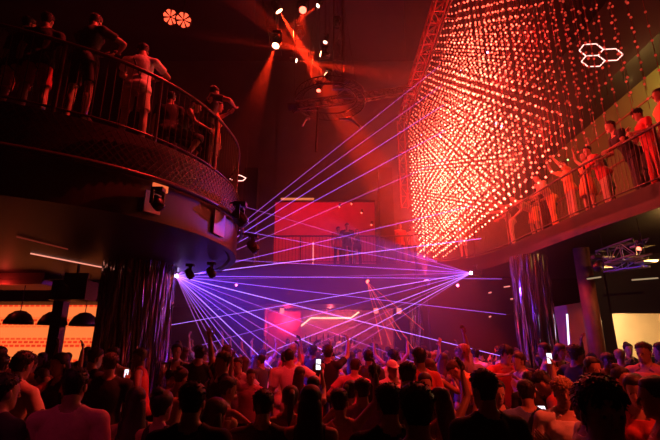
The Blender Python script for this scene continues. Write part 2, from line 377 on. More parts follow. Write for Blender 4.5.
def clothing(B, kind):
    c = B['cloth']
    if kind in c: return c[kind]
    nm, t, hl = B['name'], B['t'], B['hl']
    T = nm == 'torso'; up = nm == 'uarm'; fo = nm == 'farm'
    s = t * .59 - .09                                    # height along the spine
    fr = (B['co'] - np.array(B['pel'])) @ np.array(B['f'])
    lat = np.abs((B['co'] - np.array(B['pel'])) @ np.array(B['r']))
    sa = (B['co'] - np.array(B['sp'](0))) @ np.array(B['u'])      # height along the spine, of every vertex
    neck_r = np.hypot(lat, fr + .012)
    TN = (T | (nm == 'neck')) & (neck_r > np.where(fr > .03, .078, .070)) & (sa < .55) & (fr < .065) | (T & (sa < np.where(fr > .02, .45, .49)))
    low = (T & (sa > -.10)) | ((nm == 'thigh') & (sa > -.10))
    legs_ = (nm == 'thigh') | (nm == 'shin')
    if kind == 't_shirt': me = shell(B, (TN & low) | (TN & (nm == 'neck')) | low & (sa < .3) | (up & (t < .64)), np.where(up, .010 + .020 * np.clip(t, 0, 1), .012) + .014 * np.clip((.15 - sa) / .06, 0, 1) * ~up, .005, kind, 1, smooth=3)
    elif kind == 'long_sleeved_shirt': me = shell(B, (TN & low) | (TN & (nm == 'neck')) | low & (sa < .3) | up | (fo & (t < .93)), .013 + .013 * np.clip((.15 - sa) / .06, 0, 1) * T, .006, kind, 2, smooth=3)
    elif kind == 'tank_top': me = shell(B, low & (sa < np.where(fr > 0, .39, .42)) | (TN & T & (sa >= .36) & (lat < .125)), .010 + .012 * np.clip((.15 - sa) / .06, 0, 1), .004, kind, 3)
    elif kind == 'crop_top': me = shell(B, T & (s > .24) & (s < np.where(fr > 0, .39, .38)) | (T & (s >= .38) & (s < .5) & (lat > .07) & (lat < .10)), .009, .003, kind, 4)
    elif kind == 'trousers': me = shell(B, (T & (s < .09)) | (nm == 'thigh') | ((nm == 'shin') & (t < .95)), .010 - .004 * T + .012 * np.clip(t, 0, 1) * (nm == 'shin'), .005, kind, 5)
    elif kind == 'shorts': me = shell(B, (T & (s < .09)) | ((nm == 'thigh') & (t < .82)), .010 - .004 * T + .022 * np.clip(t, 0, 1) * (nm == 'thigh'), .005, kind, 6)
    elif kind == 'shoes': me = shell(B, (nm == 'foot') | ((nm == 'shin') & (t > .95)), .007, 0, kind, 7, smooth=1)
    elif kind in ('skirt', 'dress'):
        me = None; w = MB(); n = 28
        kn = .30 if kind == 'skirt' else .42
        rows = [(.10, .140, .105), (.02, .180, .140), (-.08, .195, .165), (-.2, .205, .18), (-kn, .215, .195)]
        if kind == 'dress': rows = [(.415, .150, .125), (.385, .162, .155), (.34, .165, .170), (.28, .152, .150), (.2, .140, .108), (.14, .140, .106)] + rows
        prof = [(a, b, c_) for a, b, c_ in rows]
        lo = nrm(sum((nrm(l[0]) for l in B['legs']), V()) * V((0, 1, 1)) if False else V((0, sum(nrm(l[0]).y for l in B['legs']) / 2, -1)))
        for sgn_in in (0, 1):
            ringset = []
            for i, (h, a, b) in enumerate(prof):
                c_ = B['sp'](h) if h > 0 else B['pel'] + lo * -h
                ax, ay = (B['r'], B['f']) if h > 0 else (V((1, 0, 0)), V((0, 1, 0)))
                k = 1 - .035 * sgn_in
                ringset.append([c_ + ax * (a * k + .006 * math.sin(j * 5.4) * max(0, -h) * 3) * math.cos(2 * PI * j / n) + ay * (b * k + .01 * math.sin(j * 3.1) * max(0, -h) * 3) * math.sin(2 * PI * j / n) for j in range(n)])
            if sgn_in == 0: outer = ringset
            else: w.loft(outer + ringset[::-1], closed=True)
        me = w.mesh(kind, CLOTH['black'], True)
        bm = bmesh.new(); bm.from_mesh(me); bmesh.ops.recalc_face_normals(bm, faces=bm.faces); bm.to_mesh(me); bm.free()
    elif kind == 'short_hair':
        H = nm == 'head'; x, y, z = hl[:, 0], hl[:, 1], hl[:, 2]
        line = np.where(y > .03, .052 + (y - .03) * .25, np.where(y > -.03, .012 - .03 * (np.abs(x) < .0), -.062))
        line = np.where((y <= .03) & (y > -.02), np.interp(y, [-.02, .03], [-.03, .052]), line)
        H = (H | (nm == 'neck')) & (z > line)
        me = tufted(B, shell(B, H, (.007 + .013 * np.clip((z + .02) / .13, 0, 1)) * np.clip((z - line) / .035, .15, 1), .005, kind, 8, smooth=2), 320, .015, .7, 5)
    elif kind == 'fringe_hair':
        H = (nm == 'head'); x, y, z = hl[:, 0], hl[:, 1], hl[:, 2]
        line = np.where(y > .02, .040 + .012 * np.sin(x * 120), np.where(y > -.03, -.01, -.07))
        H = (H | (nm == 'neck')) & (z > line)
        me = tufted(B, shell(B, H, (.009 + .020 * np.clip((z + .01) / .12, 0, 1)) * np.clip((z - line) / .035, .15, 1), .006, kind, 9, smooth=1), 650, .020, 1.1, 6)
    elif kind == 'cropped_hair':
        H = nm == 'head'; x, y, z = hl[:, 0], hl[:, 1], hl[:, 2]
        H = (H | (nm == 'neck')) & (z > np.interp(y, [-.1, -.03, .02, .05, .1], [-.06, -.045, .03, .062, .07]))
        me = shell(B, H, .006, .002, kind, 10, smooth=1)
    elif kind in ('long_hair', 'ponytail', 'bun'):
        H = nm == 'head'; x, y, z = hl[:, 0], hl[:, 1], hl[:, 2]
        line = np.interp(y, [-.1, -.02, .02, .06, .1], [-.08, -.06, .0, .06, .075])
        sh = shell(B, (H | (nm == 'neck')) & (z > line), (.011 + .012 * np.clip((z + .02) / .13, 0, 1)) * np.clip((z - line) / .035, .15, 1), .004, kind, 11)
        w = MB(); w.add([v.co[:] for v in sh.vertices], [tuple(p.vertices) for p in sh.polygons]); bpy.data.meshes.remove(sh)
        hc, HR, f, u = B['hc'], B['HR'], B['f'], B['u']
        if kind == 'long_hair':
            rows = [(V((0, -.035, .06)), .068, .05), (V((0, -.045, 0)), .088, .062), (V((0, -.05, -.07)), .094, .056), (V((0, -.06, -.14)), .098, .046), (V((0, -.095, -.22)), .112, .034), (V((0, -.122, -.31)), .108, .028), (V((0, -.13, -.38)), .075, .020), (V((0, -.13, -.41)), .035, .012)]
            rg = []
            for c_, a, b in rows: rg.append([hc + HR @ (c_ + V((a * math.cos(2 * PI * j / 22) * (1 + .03 * math.sin(j * 4.3)), b * math.sin(2 * PI * j / 22) * (1 + .08 * math.sin(j * 7.7)), 0))) for j in range(22)])
            w.loft(rg)
        elif kind == 'ponytail':
            w.tube([hc + HR @ V(p) for p in ((0, -.08, .06), (0, -.13, .07), (0, -.155, .02), (0, -.155, -.08), (0, -.14, -.19), (0, -.135, -.25))], [.022, .03, .036, .034, .024, .006], 10)
        else: w.ell(hc + HR @ V((0, -.06, .125)), (.05, .05, .042), HR)
        me = w.mesh(kind, HAIR['black'], True)
    elif kind == 'cap':
        H = nm == 'head'; x, y, z = hl[:, 0], hl[:, 1], hl[:, 2]
        sh = shell(B, H & (z > .035), .014, .0, kind, 12)
        w = MB(); w.add([v.co[:] for v in sh.vertices], [tuple(p.vertices) for p in sh.polygons]); bpy.data.meshes.remove(sh)
        hc, HR = B['hc'], B['HR']; rg = []
        for h, sc in ((0, 1), (.008, 1)):
            rg.append([hc + HR @ V((.075 * math.cos(a), .07 + .10 * math.sin(a) * (1 if math.sin(a) > 0 else .3), .043 + h - .012 * math.sin(a))) for a in [2 * PI * j / 20 for j in range(20)]])
        w.loft(rg); me = w.mesh(kind, CLOTH['white'], True)
    elif kind == 'shoulder_strap':
        w = MB(); pts = []
        for k in range(33):
            a = 2 * PI * k / 32; s_ = .22 + .27 * math.cos(a); rx = np.interp(s_, [-.05, .14, .32, .45, .5], [.175, .165, .19, .15, .10])
            lat_ = -math.cos(a) * .10; ry = .14
            pts.append(B['sp'](s_) + B['r'] * (lat_ * 1.1) + B['f'] * (math.sin(a) * ry))
        w.tube(pts[:-1], .014, 6, closed=True); me = w.mesh(kind, CLOTH['black'], True)
    c[kind] = me
    return me

PERSONS = []
HAIRK = ('short_hair', 'fringe_hair', 'cropped_hair', 'long_hair', 'ponytail', 'bun')
def dress_obj(name, me, parent, m):
    if me is None: return None
    o = link(name, me, parent); o.material_slots[0].link = 'OBJECT'; o.material_slots[0].material = m
    return o

def person(loc, face, pose='stand', sex='m', h=1.75, top=('t_shirt', 'grey'), bottom=('trousers', 'black'), hair=('short_hair', 'black'), skin=0, label=None, group=None, shoes='black', extra=()):
    """FACE: heading in degrees, 0 looks away from the camera (+Y), 180 towards it, 90 to the left (-X)"""
    B = body(pose, sex)
    o = link('person', B['mesh']); o.material_slots[0].link = 'OBJECT'; o.material_slots[0].material = SKIN[skin]
    sc = h / 1.75
    o.location = loc; o.rotation_euler = (0, 0, math.radians(face)); o.scale = (sc, sc, sc)
    names = {'short_hair': 'hair', 'fringe_hair': 'hair', 'cropped_hair': 'hair', 'long_hair': 'hair', 'ponytail': 'hair', 'bun': 'hair'}
    if hair: dress_obj(names.get(hair[0], hair[0]), clothing(B, hair[0]), o, CLOTH[hair[1]] if hair[0] == 'cap' else HAIR[hair[1]])
    for g in (top, bottom):
        if g: dress_obj(g[0], clothing(B, g[0]), o, CLOTH[g[1]])
    for g in extra: dress_obj(g[0], clothing(B, g[0]), o, CLOTH[g[1]])
    if shoes: dress_obj('shoes', clothing(B, 'shoes'), o, SHOE[shoes])
    tag(o, label or 'person', 'person', group)
    o['_k'] = 1; del o['_k']
    PERSONS.append((o, B, sc, face))
    return o

def hand_world(entry, k):
    o, B, sc, face = entry; p, d, n = B['hands'][k]
    Rz = Matrix.Rotation(math.radians(face), 3, 'Z')
    return V(o.location) + Rz @ (V(p) * sc), Rz @ V(d), Rz @ V(n)
# ------------------------------------------------------------------ room shell
X0, X1, Y0, Y1, ZC = -14.0, 14.0, -3.0, 24.0, 15.0
struct(MB().box((0, 10.5, -.05), (28.4, 27.4, .1)).build('floor', M['floor']))
struct(MB().box((0, 10.5, ZC + .1), (28.4, 27.4, .2)).build('ceiling', M['ceiling']))
struct(MB().box((X0 - .1, 10.5, 7.5), (.2, 27.4, 15.2)).build('wall_left', M['wall']))
struct(MB().box((X1 + .1, 10.5, 7.5), (.2, 27.4, 15.2)).build('wall_right', M['wall']))
struct(MB().box((0, Y0 - .1, 7.5), (28.4, .2, 15.2)).build('wall_front', M['wall']))
struct(MB().box((0, Y1 + .1, 7.5), (28.4, .2, 15.2)).build('wall_back', M['wall']))

def spline(pts, n=8):
    pts = [V(p) for p in pts]; out = []
    for i in range(len(pts) - 1):
        p0, p1, p2, p3 = pts[max(i - 1, 0)], pts[i], pts[i + 1], pts[min(i + 2, len(pts) - 1)]
        for k in range(n):
            t = k / n
            out.append(.5 * ((2 * p1) + (p2 - p0) * t + (2 * p0 - 5 * p1 + 4 * p2 - p3) * t * t + (3 * p1 - p0 - 3 * p2 + p3) * t ** 3))
    return out + [pts[-1]]

def arc_resample(pts, step):
    out = [pts[0]]; acc = 0
    for a, b in zip(pts, pts[1:]):
        L = (b - a).length; d = step - acc
        while d <= L: out.append(a.lerp(b, d / L)); d += step
        acc = L - (d - step)
    return out

def band(mb, path, z0, z1, inset, side, m=0):
    """a wall of thickness INSET that follows PATH; SIDE +1: its thickness lies to the left of the walking direction"""
    rings = []
    for i, p in enumerate(path):
        t = (path[min(i + 1, len(path) - 1)] - path[max(i - 1, 0)]).normalized(); nn = V((-t.y, t.x, 0)) * side
        q = p + nn * inset
        rings.append([V((p.x, p.y, z0)), V((p.x, p.y, z1)), V((q.x, q.y, z1)), V((q.x, q.y, z0))])
    mb.loft(rings, m); return mb

DECK = 4.9
# ---- left balcony: oval front
LE = spline([(-14, 3.4, 0), (-9, 3.55, 0), (-7, 3.9, 0), (-4.7, 4.65, 0), (-3.45, 5.3, 0), (-2.72, 5.95, 0), (-2.2, 6.8, 0), (-1.95, 7.7, 0), (-1.9, 8.6, 0), (-2.15, 9.7, 0), (-2.8, 10.8, 0), (-4.2, 11.8, 0), (-6.5, 12.6, 0), (-9, 13, 0), (-14, 13.2, 0)])
def prism(name, path, z0, z1, m):
    bm = bmesh.new(); lo = [bm.verts.new((p.x, p.y, z0)) for p in path]; f = bm.faces.new(lo)
    r = bmesh.ops.extrude_face_region(bm, geom=[f]); bmesh.ops.translate(bm, vec=(0, 0, z1 - z0), verts=[v for v in r['geom'] if isinstance(v, bmesh.types.BMVert)])
    bmesh.ops.recalc_face_normals(bm, faces=bm.faces); me = bpy.data.meshes.new(name); bm.to_mesh(me); bm.free(); me.materials.append(m)
    return link(name, me)
inner = [p + V((-.18 if abs(p.x) < 13.9 else 0, 0, 0)) for p in LE]
struct(prism('floor_left_balcony', LE, 4.72, DECK, M['soffit']))
struct(prism('ceiling_under_left_balcony', inner, 3.72, 3.80, M['soffit']))
struct(band(MB(), LE, 3.68, 4.28, .12, 1).build('trim_1', M['fascia']))
struct(band(MB(), LE, 4.28, 4.72, .10, 1).build('trim_2', M['darkfascia']))
LEo = [p + V((-(LE[min(i + 1, len(LE) - 1)] - LE[max(i - 1, 0)]).normalized().y, (LE[min(i + 1, len(LE) - 1)] - LE[max(i - 1, 0)]).normalized().x, 0)) * -.10 for i, p in enumerate(LE)]
struct(MB().tube([(p.x, p.y, 4.27) for p in LEo], .045, 8).build('trim_3', M['rail'], smooth=True))

def railing(path, side, label, post_step, bal_step, inset=.06, net=False, vis=lambda p: True, deck=DECK, h=1.1, nbal=95):
    root = empty('balcony_railing', path[len(path) // 2] + V((0, 0, deck)))
    org = V(root.location)
    nrmls = []
    for i, p in enumerate(path):
        t = (path[min(i + 1, len(path) - 1)] - path[max(i - 1, 0)]).normalized(); nrmls.append(V((-t.y, t.x, 0)) * side)
    ins = [p + n * inset for p, n in zip(path, nrmls)]
    L = lambda p, z: V((p.x - org.x, p.y - org.y, deck + z - org.z))
    MB().tube([L(p, h) for p in ins], .03, 8).build('top_rail', M['rail'], root, True)
    MB().tube([L(p, .09) for p in ins], .018, 6).build('bottom_rail', M['rail'], root, True)
    for p in arc_resample(ins, post_step):
        if vis(p): MB().tube([L(p, 0), L(p, h)], .028, 6).build('post', M['rail'], root)
    bal = [p for p in arc_resample(ins, bal_step) if vis(p)][:nbal]
    me = MB().tube([V((0, 0, .09)), V((0, 0, h))], .007, 5).mesh('baluster', M['rail'])
    for p in bal:
        o = link('baluster', me, root); o.location = L(p, 0)
    if net:
        mb = MB(); pp = arc_resample([p - n * .03 for p, n in zip(path, nrmls)], .11); zz = [(-.60, -.02)]
        for i in range(len(pp) - 5):
            for a, b in (((i, -.60), (i + 5, -.02)), ((i + 5, -.60), (i, -.02))):
                mb.tube([L(pp[a[0]], a[1]), L(pp[(a[0] + b[0]) // 2], (a[1] + b[1]) / 2), L(pp[b[0]], b[1])], .008, 4)
        mb.build('netting', M['rail'], root)
    tag(root, label, 'railing')
    return root
lvis = lambda p: p.x > -5.6 and p.y < 10.5
LR = [p for p in LE if -7.5 < p.x and p.y < 12.2]
railing(LR, 1, 'curved dark metal railing with thin balusters and netting on the left balcony', 1.35, .115, net=True, vis=lvis)

# ---- right balcony and the mezzanine at the back
RE = spline([(6.6, 3.0, 0), (6.45, 5.2, 0), (6.2, 7.5, 0), (5.85, 9.6, 0), (5.62, 11.8, 0), (5.45, 13.8, 0), (5.1, 15.0, 0), (4.3, 15.9, 0), (3.2, 16.3, 0)])
struct(prism('floor_right_balcony', RE + [V((3.2, 18.4, 0)), V((14, 18.4, 0)), V((14, 3, 0))], 4.62, DECK, M['soffit']))
struct(band(MB(), RE, 4.42, DECK, .14, -1).build('trim_4', M['fascia']))
railing([p for p in RE if p.y > 5.5], -1, 'long dark metal railing with slanting posts on the right balcony under the bulb strings', 1.9, .10, nbal=98, vis=lambda p: p.y > 6.4)
struct(MB().box((-.0, 17.4, 4.15), (6.4, 1.9, 1.5)).build('floor_mezzanine', M['darkfascia']))
struct(MB().box((-5.3, 17.2, 4.15), (4.2, 1.5, 1.5)).build('trim_5', M['darkfascia']))
ME = [V((-2.75, 16.48, 0)), V((0, 16.48, 0)), V((2.3, 16.48, 0)), V((3.2, 16.4, 0))]
railing(ME, 1, 'thin metal railing in front of the red glowing mezzanine room', 1.62, .13, nbal=60)
# mezzanine room: opening in a dark wall, red room behind
w = MB(); yw = 18.3
w.box((-5.5, yw, 9.95), (6.2, .3, 10.1)).box((5.28, yw, 9.95), (6.65, .3, 10.1)).box((-.2, yw, 11.5), (4.5, .3, 7.0))
struct(w.build('wall_mezzanine', M['backwall']))
struct(MB().box((-.2, 21.2, 7.15), (6.0, .2, 4.7)).box((-2.95, 19.8, 7.15), (.2, 2.8, 4.7)).box((2.6, 19.8, 7.15), (.2, 2.8, 4.7)).build('wall_mezzanine_room', M['pinkwall']))
struct(MB().box((-.2, 19.8, 4.8), (6, 3.0, .2)).build('floor_mezzanine_room', M['darkfascia']))
struct(MB().box((-.2, 19.8, 9.45), (6, 3.0, .12)).build('ceiling_mezzanine_room', M['wall']))
for x in (-3.2, 2.25):
    o = MB().box((x, 16.9, 6.9), (.55, .5, 4.0)).build('trim_%d' % (6 if x < 0 else 7), M['wall']); struct(o)

# stage recess under the mezzanine
struct(MB().box((-6.4, 19.6, 1.95), (7.1, .3, 3.9)).box((6.6, 19.6, 1.95), (7.6, .3, 3.9)).build('wall_stage', M['wall']))
struct(MB().box((-.1, 22.3, 1.95), (6.4, .2, 3.9)).box((-2.95, 21, 1.95), (.2, 2.6, 3.9)).box((2.85, 21, 1.95), (.2, 2.6, 3.9)).build('wall_stage_recess', M['pinkwall']))
struct(MB().box((-.1, 20.9, .3), (5.6, 2.6, .6)).build('floor_stage', M['darkfascia']))
struct(MB().box((-.1, 20.9, 3.72), (5.9, 2.7, .2)).build('ceiling_stage', M['wall']))
pp = MB().box((-2.05, 20.35, 2.0), (1.5, .12, 2.8)).build('stage_panel', M['pinkwall']); tag(pp, 'flat pink lit panel standing at the left of the stage recess', 'panel')

# right balcony back wall and soffit, the wall under the right balcony with its doorway
struct(MB().box((9.6, 11, 7.3), (.2, 14, 4.8)).build('wall_right_balcony', M['olive']))
rib = MB()
for z in (6.3, 7.7, 9.0): rib.box((9.48, 11, z), (.05, 14, .05))
struct(rib.build('trim_8', M['wood']))
struct(MB().box((10.2, 10, 10.9), (3.4, 16, 2.4)).build('ceiling_right_balcony', M['wall']))
dr = MB(); yd = 12.2
dr.box((7.35, yd, 2.2), (.5, .2, 4.4)).box((12.2, yd, 2.2), (3.6, .2, 4.4)).box((9.0, yd, 3.6), (2.9, .2, 1.65))
struct(dr.build('wall_under_right_balcony', M['wall']))
struct(MB().box((9.0, 15.3, 1.5), (4.6, .15, 3.0)).box((7.2, 13.8, 1.5), (.15, 3, 3)).box((11.2, 13.8, 1.5), (.15, 3, 3)).build('wall_doorway_room', M['beige']))
struct(MB().box((9.2, 13.8, 3.05), (4.2, 3, .12)).build('ceiling_doorway_room', M['beige']))
struct(MB().lathe((6.75, 11.6, 0), [(.2, 0), (.2, 4.45)], 20).build('trim_9', M['wood'], smooth=True))
struct(MB().box((9.28, 12.08, 1.4), (.3, .12, 2.8)).build('trim_10', M['wood']))
struct(MB().box((5.6, 16.6, 2.2), (4.4, .2, 4.4)).build('wall_right_corner', M['wall']))

# ---- foil wrapped columns
def foil_column(loc, rad, h, lab, seed, n):
    x, y = loc; rn = random.Random(seed)
    struct(MB().lathe((x, y, 0), [(rad * .86, 0), (rad * .86, h)], 24).build('column_core', M['wall'], smooth=True))
    mb = MB()
    for k in range(n):
        a = 2 * PI * (k + rn.random() * .7) / n; r0 = rad * (.93 + .09 * rn.random()); tw = rn.uniform(-.9, .9); wd = rn.uniform(.012, .03); bot = rn.choice((.05, .05, .3, .6)); pts = []
        for i in range(15):
            z = h - (h - bot) * i / 14; t = i / 14
            aa = a + .05 * math.sin(t * 5 + k); rr = r0 + .02 * math.sin(t * 9 + k * 1.7); tt = aa + tw * t * 2 + .5 * math.sin(t * 7 + k)
            c = V((x + rr * math.cos(aa), y + rr * math.sin(aa), z)); d = V((-math.sin(tt), math.cos(tt), 0)) * wd; nn = V((math.cos(tt), math.sin(tt), 0)) * .0012
            pts.append([c + d + nn, c - d + nn, c - d - nn, c + d - nn])
        mb.loft(pts)
    o = mb.build('foil_fringe', M['foil']); tag(o, lab, 'foil curtain', kind='stuff')
foil_column((-4.25, 9.8), .74, 3.7, 'tall shiny foil fringe wrapped round the thick column under the left balcony', 1, 150)
foil_column((5.75, 12.6), .5, 4.42, 'shiny foil fringe wrapped round the slimmer column under the right balcony', 2, 90)
foil_column((3.6, 17.9), .42, 3.4, 'dim foil fringe on the far column right of the stage', 3, 50)

# ------------------------------------------------------------------ the bulb-string installation
led = bpy.data.materials.new('bulb_light'); led.use_nodes = True; nt = led.node_tree; nt.nodes.clear()
N = nt.nodes.new
out = N('ShaderNodeOutputMaterial'); em = N('ShaderNodeEmission'); att = N('ShaderNodeAttribute'); att.attribute_name = 'power'; att.attribute_type = 'GEOMETRY'
attc = N('ShaderNodeAttribute'); attc.attribute_name = 'tint'; attc.attribute_type = 'GEOMETRY'
nt.links.new(att.outputs['Fac'], em.inputs[1]); nt.links.new(attc.outputs['Color'], em.inputs[0]); nt.links.new(em.outputs[0], out.inputs[0])
led.cycles.emission_sampling = 'NONE'
wire = mat('redlit_bulb_wire', (.30, .035, .03), .4, 0, 30, .2)  # wires reddened to stand in for the red glow between bulbs
FRAME = mat('redlit_frame_metal', (.45, .09, .08), .4, .5, 20, .3)  # red light falling on the trusses is put into this metal's colour
LZ0, LZ1 = 5.35, 11.6
ico = bmesh.new(); bmesh.ops.create_icosphere(ico, subdivisions=1, radius=1); IV = [v.co.copy() for v in ico.verts]; IF = [tuple(v.index for v in f.verts) for f in ico.faces]; ico.free()
def bulb_power(x, y, z, rn):
    """what the installation is showing: a bright cloud low at the far end, fading out to the near end"""
    q = max(0, min(1, (y - 6.6) / 5.0)); q = q * q * (3 - 2 * q)
    v = 1 - .55 * max(0, min(1, (z - 8.3) / 3.0))
    sw = .55 + .75 * noise.noise(V((y * .32, z * .42, 3.1)))
    return max(.05, q * v * (.55 + sw)) * (.55 + .9 * rn.random())
def string_mesh(items, name='light_string'):
    """cable and bulbs of the strings in ITEMS [(x, y)], in world coordinates"""
    vs, fs, mi, pw, tn = [], [], [], [], []
    for x, y, seed in items:
        rn = random.Random(seed)
        b = len(vs); k = .0025
        for z in (LZ0 - .06, LZ1): vs += [(x - k, y - k, z), (x + k, y - k, z), (x + k, y + k, z), (x - k, y + k, z)]
        for j in range(4): fs.append((b + j, b + (j + 1) % 4, b + 4 + (j + 1) % 4, b + 4 + j)); mi.append(1)
        fs += [(b, b + 3, b + 2, b + 1), (b + 4, b + 5, b + 6, b + 7)]; mi += [1, 1]; pw += [0] * 8; tn += [(1, 0, 0, 1)] * 8
        nb = 25
        for i in range(nb):
            z = LZ0 + (LZ1 - LZ0) * (i + .5) / nb + .012 * math.sin(seed * 1.7); p = bulb_power(x, y, z, rn)
            tint = (1, .055 + .075 * min(1.2, p), .028 + .045 * min(1.2, p), 1)
            if rn.random() < .004: tint = rn.choice(((.5, 1, .3, 1), (.6, .4, 1, 1), (1, .5, 1, 1)))
            r = .020 + .008 * min(1, p) ; b = len(vs)
            vs += [(x + v.x * r, y + v.y * r, z + v.z * r * 1.15) for v in IV]; fs += [tuple(q + b for q in f) for f in IF]; mi += [0] * len(IF)
            pw += [p * LEDP] * len(IV); tn += [tint] * len(IV)
    me = bpy.data.meshes.new(name); me.from_pydata(vs, [], fs); me.materials.append(led); me.materials.append(wire); me.polygons.foreach_set('material_index', mi)
    a = me.attributes.new('power', 'FLOAT', 'POINT'); a.data.foreach_set('value', pw)
    c = me.attributes.new('tint', 'FLOAT_COLOR', 'POINT'); c.data.foreach_set('color', [q for t in tn for q in t]); me.update()
    return me
LEDP = 11
inst = empty('bulb_string_installation', (0, 0, 0))
tag(inst, 'huge hanging curtain of glowing red bulb strings beside the right balcony', 'light installation')
allst = []
for li, lx in enumerate((3.55, 3.88, 4.34, 4.71)):
    for j in range(42): allst.append((lx + .012 * math.sin(j * 3 + li), 4.9 + .32 * j + (0, .19, .07, .26)[li] + .012 * math.sin(j * 5.3 + li * 2), li * 100 + j))
allst.sort(key=lambda q: (q[1], q[0]))
vis_ = [q for q in allst if 5.0 < q[1]]
for q in vis_[:99]: link('light_string', string_mesh([q]), inst)
rest = link('light_strings', string_mesh(vis_[99:], 'light_strings'), inst); rest['kind'] = 'stuff'
def truss(mb, a, b, w=.3, step=.45, r=.02, rd=.011, m=0):
    a, b = V(a), V(b); d = (b - a).normalized(); s_ = d.cross(V((0, 0, 1))) if abs(d.z) < .9 else d.cross(V((1, 0, 0))); s_.normalize(); u_ = s_.cross(d)
    cs = [(s_ * x + u_ * y) * w / 2 for x, y in ((-1, -1), (1, -1), (1, 1), (-1, 1))]
    for c in cs: mb.tube([a + c, b + c], r, 6, m)
    L = (b - a).length; n = max(1, int(L / step))
    for i in range(n):
        p, q = a + d * L * i / n, a + d * L * (i + 1) / n
        for j in range(4):
            c0, c1 = cs[j], cs[(j + 1) % 4]
            mb.tube([p + (c0 if i % 2 else c1), q + (c1 if i % 2 else c0)], rd, 5, m); mb.tube([p + c0, p + c1], rd, 5, m)
    return mb
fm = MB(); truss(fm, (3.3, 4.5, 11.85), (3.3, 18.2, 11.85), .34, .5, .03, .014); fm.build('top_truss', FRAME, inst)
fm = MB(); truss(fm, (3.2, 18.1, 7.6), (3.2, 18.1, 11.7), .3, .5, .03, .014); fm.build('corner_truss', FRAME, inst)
fm = MB()
for lx in (3.55, 3.88, 4.34, 4.71): fm.box((lx, 11.5, 11.66), (.05, 13.6, .06))
for yy in np.arange(5, 18.3, 1.6): fm.box((4.1, float(yy), 11.72), (1.6, .05, .06))
fm.build('hanging_grid', M['rail'], inst)

# ------------------------------------------------------------------ lights that hang in the place
LAMPS = []
def spot(loc, tgt, energy, col, deg, blend=.6, rad=.02, parent=None):
    d = bpy.data.lights.new('spot', 'SPOT'); d.energy = energy; d.color = col; d.spot_size = math.radians(deg); d.spot_blend = blend; d.shadow_soft_size = rad
    o = bpy.data.objects.new('spot', d); COL.objects.link(o); dd = V(tgt) - V(loc); o.location = V(loc) + dd.normalized() * .05; o.rotation_euler = dd.to_track_quat('-Z', 'Y').to_euler(); return o
def point(loc, energy, col, rad=0):
    d = bpy.data.lights.new('point', 'POINT'); d.energy = energy; d.color = col; d.shadow_soft_size = rad; o = bpy.data.objects.new('point', d); COL.objects.link(o); o.location = loc; return o
def area(loc, tgt, energy, col, sx, sy):
    d = bpy.data.lights.new('area', 'AREA'); d.energy = energy; d.color = col; d.shape = 'RECTANGLE'; d.size = sx; d.size_y = sy; o = bpy.data.objects.new('area', d); COL.objects.link(o); o.location = loc
    o.rotation_euler = (V(tgt) - V(loc)).to_track_quat('-Z', 'Y').to_euler(); return o

def moving_head(loc, tgt, label, lens, scale=1.0, beam=None, group=None, hang=True):
    """yoke spotlight: base, yoke, head, lens"""
    root = empty('moving_head_light', loc); root.scale = (scale,) * 3
    d = (V(tgt) - V(loc)).normalized(); Rm = rot_to(d); s_ = 1 if hang else -1
    MB().box((0, 0, .30 * s_), (.26, .22, .10)).lathe((0, 0, .25 * s_ if hang else -.25), [(.07, -.03), (.07, .03)], 12).build('base', M['black'], root)
    az = math.atan2(d.y, d.x) + PI / 2; Rz = Matrix.Rotation(az, 3, 'Z')
    y = MB()
    for x in (-.17, .17): y.box(Rz @ V((x, 0, .10 * s_)), (.03, .09, .30), Rz)
    y.box(Rz @ V((0, 0, .24 * s_)), (.37, .10, .04), Rz); y.build('yoke', M['black'], root)
    hd = MB(); hd.lathe((0, 0, 0), [(.03, .20), (.10, .18), (.135, .06), (.14, -.05), (.125, -.16), (.118, -.17)], 18, 0, Rm).build('head', M['black'], root, True)
    MB().lathe((0, 0, 0), [(.108, -.165), (.108, -.185), (.07, -.198), (.01, -.203)], 18, 0, Rm).build('lens', lens, root, True)
    tag(root, label, 'stage light', group)
    return root

LENS_O = emit('lens_orange', (1, .35, .18), 14, False); LENS_R = emit('lens_red', (1, .10, .06), 7, False); LENS_P = emit('lens_pink', (1, .12, .3), 9, False); LENS_W = emit('lens_warm', (1, .6, .45), 6, False)
CR = (1, .05, .02)
# ---- the lamp cluster over the dance floor
def rig(px, py, y, tx, ty, ty_y, label, lens, sc=1.0, en=0, deg=14, col=(1, .024, .005), grp='moving head lights over the dance floor'):
    p = at(px, py, y); t = at(tx, ty, ty_y)
    mh = moving_head(p, t, label, lens, sc, group=grp); MB().tube([(0, 0, .3), (0, 0, (14.95 - p.z) / sc)], .012, 5).build('hanger', M['rail'], mh)
    if en:
        en *= 4
        d = (t - p).normalized(); spot(p + d * .2 * sc, t, en, col, deg)
rig(276, 6, 11, 352, 130, 12.5, 'brightest spotlight of the ceiling cluster, throwing a wide orange-red beam down to the right', LENS_O, 1.0, 11000, 15)
rig(277, 42, 11, 238, 150, 10.0, 'bright spotlight low on the left edge of the ceiling cluster, beam fanning down left', LENS_O, .95, 4200, 16)
rig(303, 8, 11.2, 300, 40, 10.0, 'broad red-faced lamp hanging between the upper two spotlights of the cluster', LENS_R, 1.0, 500, 18)
rig(320, 4, 11.4, 296, 22, 11.2, 'small spotlight at the very top of the cluster with a short beam to the left', LENS_W, .6, 2400, 10)
rig(326, 40, 11.4, 316, 70, 11.2, 'small spotlight on the right side of the cluster aimed straight down', LENS_W, .55, 2000, 12)
rig(325, 55, 11.3, 285, 46, 11.1, 'spotlight on the right side of the cluster with a beam sideways to the left', LENS_O, .75, 4800, 13)
